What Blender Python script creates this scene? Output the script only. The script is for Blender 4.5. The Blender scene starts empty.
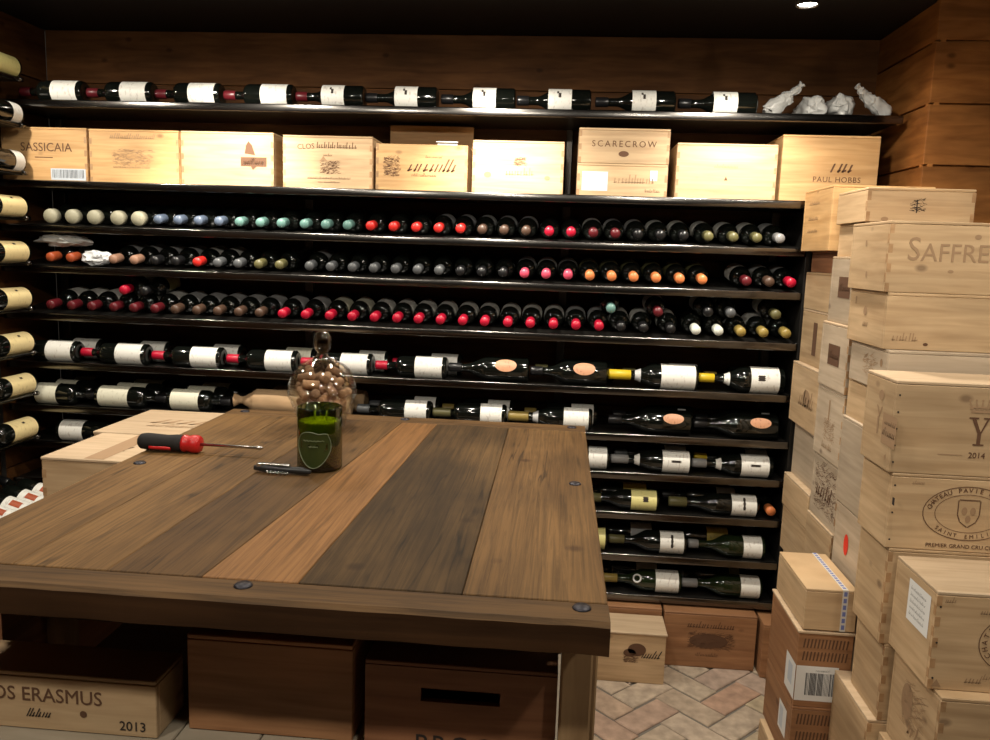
import bpy, bmesh, math, random
from math import sin, cos, pi, radians, sqrt
from mathutils import Vector, Matrix, noise
rnd = random.Random(7)
scene = bpy.context.scene
COL = scene.collection

# ------------------------------------------------------------------ materials
def new_mat(name):
    m = bpy.data.materials.new(name); m.use_nodes = True
    nt = m.node_tree; b = nt.nodes['Principled BSDF']
    return m, nt, b

def plain(name, col, rough=.5, metal=0., coat=0., trans=0., ior=1.45, spec=.5):
    m, nt, b = new_mat(name)
    b.inputs['Base Color'].default_value = (*col, 1)
    b.inputs['Roughness'].default_value = rough
    b.inputs['Metallic'].default_value = metal
    b.inputs['Coat Weight'].default_value = coat
    b.inputs['Transmission Weight'].default_value = trans
    b.inputs['IOR'].default_value = ior
    b.inputs['Specular IOR Level'].default_value = spec
    return m

def N(nt, kind, **kw):
    n = nt.nodes.new(kind)
    for k, v in kw.items(): setattr(n, k, v)
    return n

def coords(nt, scale, island=False):
    """object coordinates, shifted per object (or per loose piece) so no two pieces share a grain"""
    tc = N(nt, 'ShaderNodeTexCoord')
    if island: src = N(nt, 'ShaderNodeNewGeometry').outputs['Random Per Island']
    else: src = N(nt, 'ShaderNodeObjectInfo').outputs['Random']
    mul = N(nt, 'ShaderNodeMath', operation='MULTIPLY'); mul.inputs[1].default_value = 37.
    nt.links.new(src, mul.inputs[0])
    add = N(nt, 'ShaderNodeVectorMath', operation='ADD')
    nt.links.new(tc.outputs['Object'], add.inputs[0]); nt.links.new(mul.outputs[0], add.inputs[1])
    mp = N(nt, 'ShaderNodeMapping'); mp.inputs['Scale'].default_value = scale
    nt.links.new(add.outputs[0], mp.inputs['Vector'])
    return mp.outputs[0], src

def wood(name, dark, light,  grain=(4, 4, 60), rough=.6, island=False, tone=.25, bump=.15, knots=True, detail=6, fine=None, spec=None, crack=None):
    m, nt, b = new_mat(name); L = nt.links.new
    v, r = coords(nt, grain, island)
    n1 = N(nt, 'ShaderNodeTexNoise'); n1.inputs['Scale'].default_value = 1.; n1.inputs['Detail'].default_value = detail
    n1.inputs['Distortion'].default_value = .6; L(v, n1.inputs['Vector'])
    ramp = N(nt, 'ShaderNodeValToRGB'); e = ramp.color_ramp.elements
    e[0].position = .3; e[0].color = (*dark, 1); e[1].position = .68; e[1].color = (*light, 1)
    L(n1.outputs['Fac'], ramp.inputs['Fac'])
    col = ramp.outputs['Color']
    # broad patches
    v2, _ = coords(nt, (2.5, 2.5, 7), island)
    n2 = N(nt, 'ShaderNodeTexNoise'); n2.inputs['Scale'].default_value = 1.6; n2.inputs['Detail'].default_value = 3
    L(v2, n2.inputs['Vector'])
    hv = N(nt, 'ShaderNodeHueSaturation')
    mr = N(nt, 'ShaderNodeMapRange'); mr.inputs[1].default_value = .3; mr.inputs[2].default_value = .7
    mr.inputs[3].default_value = 1 - tone; mr.inputs[4].default_value = 1 + tone * .6
    L(n2.outputs['Fac'], mr.inputs[0]); L(mr.outputs[0], hv.inputs['Value']); L(col, hv.inputs['Color'])
    col = hv.outputs['Color']
    hv2 = N(nt, 'ShaderNodeHueSaturation')
    mr2 = N(nt, 'ShaderNodeMapRange'); mr2.inputs[3].default_value = 1 - tone; mr2.inputs[4].default_value = 1 + tone * .4
    L(r, mr2.inputs[0]); L(mr2.outputs[0], hv2.inputs['Value']); L(col, hv2.inputs['Color']); col = hv2.outputs['Color']
    if fine:
        v4, _ = coords(nt, fine, island)
        n4 = N(nt, 'ShaderNodeTexNoise'); n4.inputs['Scale'].default_value = 1.; n4.inputs['Detail'].default_value = 5; n4.inputs['Roughness'].default_value = .7; n4.inputs['Distortion'].default_value = .8
        L(v4, n4.inputs['Vector'])
        r4 = N(nt, 'ShaderNodeMapRange'); r4.inputs[1].default_value = .36; r4.inputs[2].default_value = .58; r4.inputs[3].default_value = .58; r4.inputs[4].default_value = 1.08
        L(n4.outputs['Fac'], r4.inputs[0])
        h4 = N(nt, 'ShaderNodeHueSaturation'); L(r4.outputs[0], h4.inputs['Value']); L(col, h4.inputs['Color']); col = h4.outputs['Color']
    if crack:
        v5, _ = coords(nt, crack, island)
        n5 = N(nt, 'ShaderNodeTexNoise'); n5.inputs['Scale'].default_value = 1.; n5.inputs['Detail'].default_value = 4; n5.inputs['Distortion'].default_value = .3
        L(v5, n5.inputs['Vector'])
        sb = N(nt, 'ShaderNodeMath', operation='SUBTRACT'); sb.inputs[1].default_value = .5; L(n5.outputs['Fac'], sb.inputs[0])
        ab = N(nt, 'ShaderNodeMath', operation='ABSOLUTE'); L(sb.outputs[0], ab.inputs[0])
        r5 = N(nt, 'ShaderNodeMapRange'); r5.inputs[1].default_value = .002; r5.inputs[2].default_value = .012; r5.inputs[3].default_value = .38; r5.inputs[4].default_value = 1.
        L(ab.outputs[0], r5.inputs[0])
        v6, _ = coords(nt, (5, 5, 5), island); n6 = N(nt, 'ShaderNodeTexNoise'); n6.inputs['Scale'].default_value = 1.3; L(v6, n6.inputs['Vector'])
        r6 = N(nt, 'ShaderNodeMapRange'); r6.inputs[1].default_value = .45; r6.inputs[2].default_value = .6; L(n6.outputs['Fac'], r6.inputs[0])
        m6 = N(nt, 'ShaderNodeMix', data_type='FLOAT'); m6.inputs['A'].default_value = 1.; L(r6.outputs[0], m6.inputs['Factor']); L(r5.outputs[0], m6.inputs['B'])
        h5 = N(nt, 'ShaderNodeHueSaturation'); L(m6.outputs['Result'], h5.inputs['Value']); L(col, h5.inputs['Color']); col = h5.outputs['Color']
    if knots:
        v3, _ = coords(nt, (1, 1, 1.6), island)
        vo = N(nt, 'ShaderNodeTexVoronoi'); vo.inputs['Scale'].default_value = 6.5; L(v3, vo.inputs['Vector'])
        kr = N(nt, 'ShaderNodeMapRange'); kr.inputs[1].default_value = .05; kr.inputs[2].default_value = .12
        kr.inputs[3].default_value = .65; kr.inputs[4].default_value = 0.
        L(vo.outputs['Distance'], kr.inputs[0])
        mx = N(nt, 'ShaderNodeMix', data_type='RGBA'); mx.inputs['B'].default_value = (dark[0]*.3, dark[1]*.25, dark[2]*.25, 1)
        L(kr.outputs[0], mx.inputs['Factor']); L(col, mx.inputs['A']); col = mx.outputs['Result']
    L(col, b.inputs['Base Color'])
    b.inputs['Roughness'].default_value = rough
    b.inputs['Specular IOR Level'].default_value = spec if spec is not None else (.5 if not fine else .18)
    if bump:
        bp = N(nt, 'ShaderNodeBump'); bp.inputs['Strength'].default_value = bump; bp.inputs['Distance'].default_value = .004
        L(n1.outputs['Fac'], bp.inputs['Height']); L(bp.outputs[0], b.inputs['Normal'])
    return m

M = {}
M['pine'] = wood('pale_pine', (.44, .29, .155), (.59, .415, .24), bump=.05, tone=.16)
M['pine_grey'] = wood('greyed_pine', (.42, .325, .225), (.54, .43, .31), bump=.05, tone=.14)
M['pine_honey'] = wood('honey_pine', (.48, .27, .105), (.64, .40, .18), bump=.05, tone=.18)
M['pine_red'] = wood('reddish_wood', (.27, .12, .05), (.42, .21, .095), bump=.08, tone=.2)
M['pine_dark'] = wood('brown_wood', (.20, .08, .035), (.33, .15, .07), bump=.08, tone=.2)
M['endgrain'] = wood('end_grain', (.34, .19, .085), (.46, .28, .14), grain=(40, 40, 60), bump=.05, knots=False)
M['lidtop'] = wood('planed_lid', (.48, .345, .215), (.60, .445, .29), grain=(4, 60, 4), bump=.04, tone=.1, knots=False)
M['ply'] = wood('light_board', (.26, .22, .16), (.33, .28, .21), grain=(4, 40, 4), knots=False, tone=.1)
G = (13, 1.1, 8); FG = (150, 4, 30)
M['plank_tan'] = wood('tan_plank', (.105, .054, .018), (.175, .095, .034), grain=G, rough=.6, bump=.3, tone=.28, detail=9, fine=FG, crack=(11, .7, 8))
M['plank_brown'] = wood('brown_plank', (.055, .028, .010), (.115, .061, .022), grain=G, rough=.6, bump=.35, tone=.35, detail=9, fine=FG, crack=(11, .7, 8))
M['plank_orange'] = wood('orange_plank', (.170, .080, .027), (.215, .104, .037), grain=G, rough=.55, bump=.15, tone=.12, detail=7, fine=(90, 2.5, 30))
M['plank_grey'] = wood('weathered_plank', (.054, .030, .0105), (.155, .087, .032), grain=(9, 1.6, 8), rough=.65, bump=.45, tone=.4, detail=10, fine=FG, crack=(13, .8, 8))
M['plank_end'] = wood('cross_plank', (.080, .042, .015), (.145, .078, .029), grain=(1.1, 14, 22), rough=.6, bump=.3, tone=.3, detail=9, fine=(4, 130, 90), crack=(.7, 12, 8))
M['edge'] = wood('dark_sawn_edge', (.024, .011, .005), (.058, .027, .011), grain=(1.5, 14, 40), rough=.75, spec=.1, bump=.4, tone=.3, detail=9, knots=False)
M['leg'] = wood('leg_wood', (.25, .15, .07), (.40, .26, .13), grain=(40, 40, 3), tone=.15, knots=False)
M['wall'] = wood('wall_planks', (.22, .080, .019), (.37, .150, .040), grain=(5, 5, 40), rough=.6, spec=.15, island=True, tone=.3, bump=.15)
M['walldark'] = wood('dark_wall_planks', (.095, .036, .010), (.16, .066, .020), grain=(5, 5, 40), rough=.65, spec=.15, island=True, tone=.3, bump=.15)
M['ceil'] = plain('black_ceiling', (.012, .012, .013), .6)
M['rack'] = plain('black_metal', (.012, .011, .010), .3, .0, spec=.6)
M['lip'] = plain('dark_polished_metal', (.17, .162, .155), .19, 1.)
M['post'] = plain('grey_metal_post', (.16, .15, .14), .4, .9)
M['glass'] = plain('dark_bottle_glass', (.004, .005, .004), .085, spec=1.)
M['glassg'] = plain('green_bottle_glass', (.010, .017, .006), .085, spec=1.)
M['black'] = plain('black_plastic', (.015, .015, .015), .4)
M['ink'] = plain('brown_ink', (.115, .055, .028), .8)
M['inkl'] = plain('faded_brown_ink', (.34, .215, .12), .8)
M['inkb'] = plain('black_ink', (.03, .022, .018), .8)
M['paper'] = plain('white_paper', (.78, .78, .76), .7)
M['paperb'] = plain('pale_blue_grey_paper', (.55, .60, .66), .7)
M['bar'] = plain('barcode_ink', (.05, .05, .055), .7)
M['redsticker'] = plain('red_sticker', (.75, .045, .02), .6)
M['bluetape'] = plain('blue_print', (.16, .19, .42), .6)
M['tape'] = plain('white_tape', (.62, .58, .52), .5)
M['kraft'] = wood('brown_tissue', (.52, .33, .17), (.66, .44, .25), grain=(3, 30, 30), rough=.75, knots=False, bump=.3)
M['plastic'] = plain('crumpled_clear_plastic', (.68, .68, .66), .2, trans=.25, ior=1.3)
M['plasticw'] = plain('white_plastic_bag', (.70, .72, .74), .35)
def thin_glass(name, col, rough=.02, refl=.9):
    m = bpy.data.materials.new(name); m.use_nodes = True; nt = m.node_tree; nt.nodes.clear(); L = nt.links.new
    out = N(nt, 'ShaderNodeOutputMaterial'); mix = N(nt, 'ShaderNodeMixShader'); tr = N(nt, 'ShaderNodeBsdfTransparent'); gl = N(nt, 'ShaderNodeBsdfGlossy')
    lw = N(nt, 'ShaderNodeLayerWeight'); lw.inputs['Blend'].default_value = .25
    mr = N(nt, 'ShaderNodeMapRange'); mr.inputs[3].default_value = .05; mr.inputs[4].default_value = .5
    tr.inputs['Color'].default_value = (*col, 1); gl.inputs['Roughness'].default_value = rough; gl.inputs['Color'].default_value = (refl, refl, refl, 1)
    L(lw.outputs['Facing'], mr.inputs[0]); L(mr.outputs[0], mix.inputs['Fac']); L(tr.outputs[0], mix.inputs[1]); L(gl.outputs[0], mix.inputs[2]); L(mix.outputs[0], out.inputs['Surface'])
    return m
M['clear'] = thin_glass('clear_glass', (.95, .96, .95))
M['green_clear'] = thin_glass('green_glass', (.32, .38, .07))
M['wax'] = plain('yellow_green_wax', (.80, .84, .03), .45)
M['etched'] = plain('etched_outline', (.16, .19, .10), .5)
M['shield'] = plain('dark_green_label', (.028, .040, .008), .35)
M['cork'] = wood('cork', (.27, .13, .06), (.46, .25, .13), grain=(60, 60, 60), rough=.8, knots=False, tone=.3)
M['steel'] = plain('steel', (.55, .54, .52), .25, 1.)
M['grip'] = plain('charcoal_grip', (.020, .018, .017), .75, spec=.25)
M['redplastic'] = plain('red_plastic', (.45, .012, .012), .35)
M['bolt'] = plain('blackened_bolt', (.03, .028, .035), .4, .6)
M['coll'] = plain('matte_medallion', (.6, .6, .6), .4)
CAP = {}
for k, c, ro in (('cream', (.42, .40, .29), .5), ('blue', (.22, .29, .42), .35), ('teal', (.25, .50, .45), .35),
                 ('red', (.62, .025, .02), .35), ('crimson', (.50, .008, .035), .35), ('pink', (.62, .07, .13), .35),
                 ('orange', (.72, .22, .07), .4), ('peach', (.75, .42, .28), .5), ('brown', (.16, .09, .06), .4),
                 ('black', (.02, .02, .022), .3), ('grey', (.17, .18, .19), .35), ('silver', (.5, .5, .5), .3),
                 ('olive', (.24, .22, .09), .4), ('gold', (.62, .45, .12), .35), ('white', (.75, .78, .70), .45),
                 ('wine', (.22, .02, .03), .35), ('rust', (.45, .09, .03), .4), ('yellow', (.72, .50, .02), .4)):
    if k not in ('red', 'crimson', 'pink', 'orange', 'white', 'yellow', 'cream', 'rust'): c = tuple(q*.55 for q in c)
    CAP[k] = plain(k + '_capsule', tuple(q*.85 for q in c), ro)

def label_mat(name, col, ink, amount=.5, scale=55):
    m, nt, b = new_mat(name); L = nt.links.new
    v, _ = coords(nt, (1, 1, 2.2))
    n = N(nt, 'ShaderNodeTexNoise'); n.inputs['Scale'].default_value = scale; n.inputs['Detail'].default_value = 4
    L(v, n.inputs['Vector'])
    mr = N(nt, 'ShaderNodeMapRange'); mr.inputs[1].default_value = .57; mr.inputs[2].default_value = .66; mr.inputs[4].default_value = amount
    L(n.outputs['Fac'], mr.inputs[0])
    mx = N(nt, 'ShaderNodeMix', data_type='RGBA'); mx.inputs['A'].default_value = (*col, 1); mx.inputs['B'].default_value = (*ink, 1)
    L(mr.outputs[0], mx.inputs['Factor']); L(mx.outputs['Result'], b.inputs['Base Color']); b.inputs['Roughness'].default_value = .5
    return m
LAB = {'white': label_mat('white_label', (.80, .79, .74), (.45, .40, .36), .5),
       'cream': label_mat('cream_label', (.74, .72, .58), (.45, .42, .30), .4),
       'grey': label_mat('grey_label', (.50, .50, .50), (.30, .30, .30), .4),
       'yellow': label_mat('yellow_label', (.74, .68, .28), (.5, .44, .16), .3),
       'gold': label_mat('pale_gold_label', (.86, .70, .36), (.5, .36, .14), .35),
       'mustard': label_mat('mustard_label', (.62, .47, .10), (.2, .15, .05), .5),
       'copper': label_mat('copper_label', (.58, .29, .16), (.3, .10, .05), .7, 90),
       'olive': label_mat('olive_label', (.22, .21, .09), (.1, .1, .05), .4)}

# brick floor: one material, colour per brick
def brick_mat():
    m, nt, b = new_mat('old_brick'); L = nt.links.new
    v, r = coords(nt, (1, 1, 1), True)
    ramp = N(nt, 'ShaderNodeValToRGB'); e = ramp.color_ramp.elements
    e[0].position = 0; e[0].color = (.36, .27, .19, 1); e[1].position = 1; e[1].color = (.42, .345, .265, 1)
    for p, c in ((.2, (.43, .345, .26)), (.38, (.34, .23, .165)), (.52, (.46, .375, .25)), (.68, (.38, .295, .235)), (.82, (.41, .26, .18)), (.9, (.41, .325, .235))):
        q = e.new(p); q.color = (*c, 1)
    L(r, ramp.inputs['Fac'])
    n = N(nt, 'ShaderNodeTexNoise'); n.inputs['Scale'].default_value = 28; n.inputs['Detail'].default_value = 7; L(v, n.inputs['Vector'])
    mr = N(nt, 'ShaderNodeMapRange'); mr.inputs[1].default_value = .3; mr.inputs[2].default_value = .7; mr.inputs[3].default_value = .72; mr.inputs[4].default_value = 1.2
    L(n.outputs['Fac'], mr.inputs[0])
    hv = N(nt, 'ShaderNodeHueSaturation'); L(ramp.outputs['Color'], hv.inputs['Color']); L(mr.outputs[0], hv.inputs['Value'])
    L(hv.outputs['Color'], b.inputs['Base Color']); b.inputs['Roughness'].default_value = .75
    bp = N(nt, 'ShaderNodeBump'); bp.inputs['Strength'].default_value = .4; bp.inputs['Distance'].default_value = .006
    L(n.outputs['Fac'], bp.inputs['Height']); L(bp.outputs[0], b.inputs['Normal'])
    return m
M['brick'] = brick_mat()
M['mortar'] = plain('grey_mortar', (.17, .15, .125), .9)
def emis(name, col, st):
    m, nt, b = new_mat(name)
    b.inputs['Emission Color'].default_value = (*col, 1); b.inputs['Emission Strength'].default_value = st
    return m
M['lamp'] = emis('lamp_lens', (1., .93, .82), 40)

# ------------------------------------------------------------------ mesh helpers
def finish(name, bm, mats, parent=None, smooth=False, loc=None):
    me = bpy.data.meshes.new(name)
    bmesh.ops.recalc_face_normals(bm, faces=bm.faces[:])
    bm.to_mesh(me); bm.free()
    if not isinstance(mats, (list, tuple)): mats = [mats]
    for m in mats: me.materials.append(m)
    if smooth:
        for p in me.polygons: p.use_smooth = True
    return link(name, me, parent, loc)

def link(name, me, parent=None, loc=None):
    o = bpy.data.objects.new(name, me); COL.objects.link(o)
    if parent is not None: o.parent = parent
    if loc is not None: o.location = loc
    return o

def thing(name, label, cat, loc=(0, 0, 0), rot=(0, 0, 0), group=None):
    o = bpy.data.objects.new(name, None); COL.objects.link(o)
    o.empty_display_size = .05
    o.location = loc; o.rotation_euler = rot
    return tag(o, label, cat, group)

def tag(o, label, cat, group=None):
    o['label'] = label; o['category'] = cat
    if group: o['group'] = group
    return o

def struct(o):
    o['kind'] = 'structure'; return o

def box(bm, x0, x1, y0, y1, z0, z1, mi=0, bev=0., seg=1):
    vs = [bm.verts.new((x, y, z)) for z in (z0, z1) for y in (y0, y1) for x in (x0, x1)]
    fs = []
    for q in ((0, 2, 3, 1), (4, 5, 7, 6), (0, 1, 5, 4), (2, 6, 7, 3), (0, 4, 6, 2), (1, 3, 7, 5)):
        f = bm.faces.new([vs[i] for i in q]); f.material_index = mi; fs.append(f)
    if bev:
        es = list({e for f in fs for e in f.edges})
        r = bmesh.ops.bevel(bm, geom=es, offset=bev, segments=seg, affect='EDGES', profile=.5)
        for f in r['faces']: f.material_index = mi
    return fs

def lathe(bm, prof, n=24, mi=0, closed=False):
    """revolve (r, z) points round +Z; r = 0 closes to a point; closed joins last to first"""
    rings = []
    for r, z in prof:
        if r < 1e-6: rings.append([bm.verts.new((0, 0, z))])
        else: rings.append([bm.verts.new((r*cos(2*pi*i/n), r*sin(2*pi*i/n), z)) for i in range(n)])
    pairs = list(zip(rings, rings[1:]))
    if closed: pairs.append((rings[-1], rings[0]))
    for a, b in pairs:
        for i in range(n):
            j = (i+1) % n
            if len(a) == 1 and len(b) == 1: continue
            if len(a) == 1: f = bm.faces.new((a[0], b[i], b[j]))
            elif len(b) == 1: f = bm.faces.new((a[i], b[0], a[j]))
            else: f = bm.faces.new((a[i], b[i], b[j], a[j]))
            f.material_index = mi; f.smooth = True

def tube(bm, pts, r, n=10, mi=0):
    pts = [Vector(p) for p in pts]; rings = []
    for i, p in enumerate(pts):
        d = (pts[min(i+1, len(pts)-1)] - pts[max(i-1, 0)]).normalized()
        a = d.orthogonal().normalized() if i == 0 else (a - d*a.dot(d)).normalized()
        c = d.cross(a); rr = r[i] if isinstance(r, (list, tuple)) else r
        rings.append([bm.verts.new(p + a*rr*cos(2*pi*k/n) + c*rr*sin(2*pi*k/n)) for k in range(n)])
    for A, B in zip(rings, rings[1:]):
        for k in range(n):
            f = bm.faces.new((A[k], A[(k+1) % n], B[(k+1) % n], B[k])); f.smooth = True; f.material_index = mi
    for R in (rings[0][::-1], rings[-1]):
        f = bm.faces.new(R); f.material_index = mi

# ------------------------------------------------------------------ printed marks on faces
_glyph = {}
def glyph_mesh(txt, size, shear=0., space=1.):
    key = (txt, size, shear, space)
    if key not in _glyph:
        cu = bpy.data.curves.new('lettering', 'FONT'); cu.body = txt; cu.size = size; cu.align_x = 'CENTER'; cu.align_y = 'CENTER'
        cu.shear = shear; cu.space_character = space; cu.extrude = .00025; cu.resolution_u = 3
        o = bpy.data.objects.new('lettering', cu); COL.objects.link(o)
        bpy.context.view_layer.update()
        me = bpy.data.meshes.new_from_object(o.evaluated_get(bpy.context.evaluated_depsgraph_get()))
        bpy.data.objects.remove(o); bpy.data.curves.remove(cu)
        _glyph[key] = me
    return _glyph[key]

class Print:
    """flat inked shapes laid on one face: (u, v) in metres, mapped by frame(u, v, h)"""
    def __init__(s, frame): s.bm = bmesh.new(); s.f = frame
    def P(s, u, v, h=.0005): return s.bm.verts.new(s.f(u, v, h))
    def text(s, txt, u, v, size, rot=0., mi=0, shear=0., space=1., sx=1.):
        me = glyph_mesh(txt, size, shear, space)
        c, n = cos(rot), sin(rot); vs = []
        for w in me.vertices:
            x, y, z = w.co; x *= sx
            vs.append(s.P(u + c*x - n*y, v + n*x + c*y, .0004 + z))
        for p in me.polygons:
            try: s.bm.faces.new([vs[i] for i in p.vertices]).material_index = mi
            except ValueError: pass
    def poly(s, pts, mi=0, h=.0005):
        s.bm.faces.new([s.P(u, v, h) for u, v in pts]).material_index = mi
    def rect(s, u0, v0, u1, v1, mi=0, h=.0005): s.poly([(u0, v0), (u1, v0), (u1, v1), (u0, v1)], mi, h)
    def ring(s, u, v, a, b, w, mi=0, n=40, a0=0., a1=2*pi):
        k = n; prev = None
        for i in range(k+1):
            t = a0 + (a1-a0)*i/k
            cur = (s.P(u+a*cos(t), v+b*sin(t)), s.P(u+(a-w)*cos(t), v+(b-w)*sin(t)))
            if prev: s.bm.faces.new((prev[0], cur[0], cur[1], prev[1])).material_index = mi
            prev = cur
    def disc(s, u, v, a, b, mi=0, n=24, h=.0005): s.poly([(u+a*cos(2*pi*i/n), v+b*sin(2*pi*i/n)) for i in range(n)], mi, h)
    def arc(s, txt, u, v, a, b, size, mid, span, mi=0, inward=False):
        n = len(txt)
        for i, ch in enumerate(txt):
            if ch == ' ': continue
            t = mid + (span*(i/(n-1)-.5)) * (1 if inward else -1)
            ang = math.atan2(a*sin(t), b*cos(t))
            s.text(ch, u+a*cos(t), v+b*sin(t), size, ang + (pi/2 if inward else -pi/2), mi)
    def scribble(s, u0, u1, v, hgt, mi=0, seed=1, slant=.3):
        """a line of handwriting-like strokes too small to read"""
        q = random.Random(seed); u = u0
        while u < u1:
            w = hgt*q.uniform(.28, .5); t = hgt*.13; hh = hgt*q.choice((.55, .6, .6, 1.))
            k = slant*hh
            s.poly([(u, v), (u+t, v), (u+t+k, v+hh), (u+k, v+hh)], mi)
            if q.random() < .75:
                s.poly([(u, v), (u+w*.8, v+hgt*.1), (u+w*.8, v+hgt*.22), (u, v+t)], mi)
            u += w
    def stipple(s, u0, v0, u1, v1, n, mi=0, seed=1, a=.006):
        """an engraving: many short hatch strokes inside a rectangle"""
        q = random.Random(seed)
        for i in range(n):
            u = q.uniform(u0, u1); v = q.uniform(v0, v1); l = a*q.uniform(.5, 1.6); t = q.uniform(-.5, .6)
            c, d = cos(t)*l, sin(t)*l; w = .0011
            s.poly([(u, v), (u+c, v+d), (u+c, v+d+w), (u, v+w)], mi, .0005+.00002*(i % 7))
    def done(s, name, mats, parent): return finish(name, s.bm, mats, parent)

# ------------------------------------------------------------------ crates
PALLET = {'pine': 'pine', 'grey': 'pine_grey', 'honey': 'pine_honey', 'red': 'pine_red', 'dark': 'pine_dark'}
class Crate: pass
def crate(label, x0, x1, y0, y1, z0, z1, wood_='pine', lid=True, joints=True, nails=0, group=None, rotz=0., lidmat=None, slot=None, name='wine_crate', overhang=.0, open_lid=False):
    """a wooden wine case of boards: two long sides, two ends with finger joints, bottom, lid"""
    w, d, h = x1-x0, y1-y0, z1-z0
    t = thing(name, label, 'crate', ((x0+x1)/2, (y0+y1)/2, z0), (0, 0, rotz), group)
    W, D = w/2, d/2; th = .010; lt = .008 if lid else 0
    hb = h - lt
    m = M[PALLET[wood_]]
    bm = bmesh.new()
    b = .0012
    if slot:
        u0, u1, v0, v1 = slot
        for a in ((-W, W, -D, -D+th, 0, v0), (-W, W, -D, -D+th, v1, hb), (-W, -W+u0, -D, -D+th, v0, v1), (-W+u1, W, -D, -D+th, v0, v1)): box(bm, *a)
    else: box(bm, -W, W, -D, -D+th, 0, hb, 0, b)
    box(bm, -W, W, D-th, D, 0, hb, 0, b)
    box(bm, -W, -W+th, -D+th, D-th, 0, hb, 0, b); box(bm, W-th, W, -D+th, D-th, 0, hb, 0, b)
    box(bm, -W+th, W-th, -D+th, D-th, 0, th)
    if joints:                                   # fingers of the end boards showing at the corners
        nf = max(3, int(hb/.022)); s = hb/nf
        for i in range(0, nf, 2):
            for sx in (-1, 1):
                xa, xb = sorted((sx*W, sx*(W-th)))
                box(bm, xa-.0003*(sx < 0), xb+.0003*(sx > 0), -D-.0004, -D+.001, i*s+.001, (i+1)*s-.001, 1)
                xa, xb = sorted((sx*(W+.0004), sx*(W-.001)))
                if i+2 <= nf: box(bm, xa, xb, -D+.0006, -D+th, (i+1)*s+.001, (i+2)*s-.001, 1)
    body = finish('body', bm, [m, M['endgrain']], t)
    if lid:
        bm = bmesh.new(); o = overhang
        if open_lid: box(bm, -W+.005, W-.005, D-.028, D-.019, .02, h+.088, 0, .001)
        else: box(bm, -W-o, W+o, -D-o, D+o, hb+.0006, h, 0, .0015)
        finish('lid', bm, M[lidmat] if lidmat else m, t)
    for i in range(nails):
        bm = bmesh.new(); v = hb*(.12+.76*i/max(1, nails-1))
        tube(bm, [(-W+.008, -D+.002, v), (-W+.008, -D-.0008, v)], .0022, 8)
        finish('nail', bm, M['inkb'], t)
    c = Crate(); c.t = t; c.W = W; c.D = D; c.h = h; c.w = w; c.d = d
    c.front = lambda u, v, hh: (-W+u, -D-hh-.0003, v)            # u to the right, v up
    c.left = lambda u, v, hh: (-W-hh-.0003, D-u, v)              # u towards the viewer
    c.top = lambda u, v, hh: (-W+u, -D+v, h+hh)
    return c

# ------------------------------------------------------------------ bottles
_cache = {}
def cached(key, fn):
    if key not in _cache: _cache[key] = fn()
    return _cache[key]
def to_mesh(name, bm, mat):
    me = bpy.data.meshes.new(name); bmesh.ops.recalc_face_normals(bm, faces=bm.faces[:]); bm.to_mesh(me); bm.free()
    me.materials.append(mat)
    for p in me.polygons: p.use_smooth = True
    return me

def shape(kind, L, R):
    """(body profile, neck start, capsule length, label z range) of a bottle L long and R in radius"""
    if kind == 'bordeaux': sh0, sh1 = .62*L, .72*L
    elif kind == 'burgundy': sh0, sh1 = .48*L, .74*L
    else: sh0, sh1 = .50*L, .80*L                                 # champagne
    nr = .0145 if L < .31 else .016
    p = [(0, .012), (R*.55, .004), (R*.86, .0), (R, .007), (R, sh0)]
    for i in range(1, 8):
        a = i/8; s = (1+cos(pi*a))/2
        if kind == 'bordeaux': s = sqrt(max(0, 1-a*a)) if a < .8 else .6*(1-(a-.8)/.2)
        p.append((nr + (R-nr)*s, sh0+(sh1-sh0)*a))
    p += [(nr, sh1), (nr*.97, L*.955), (nr*1.12, L*.957), (nr*1.12, L*.985), (nr*.95, L), (0, L)]
    return p, sh0, sh1, nr

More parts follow.
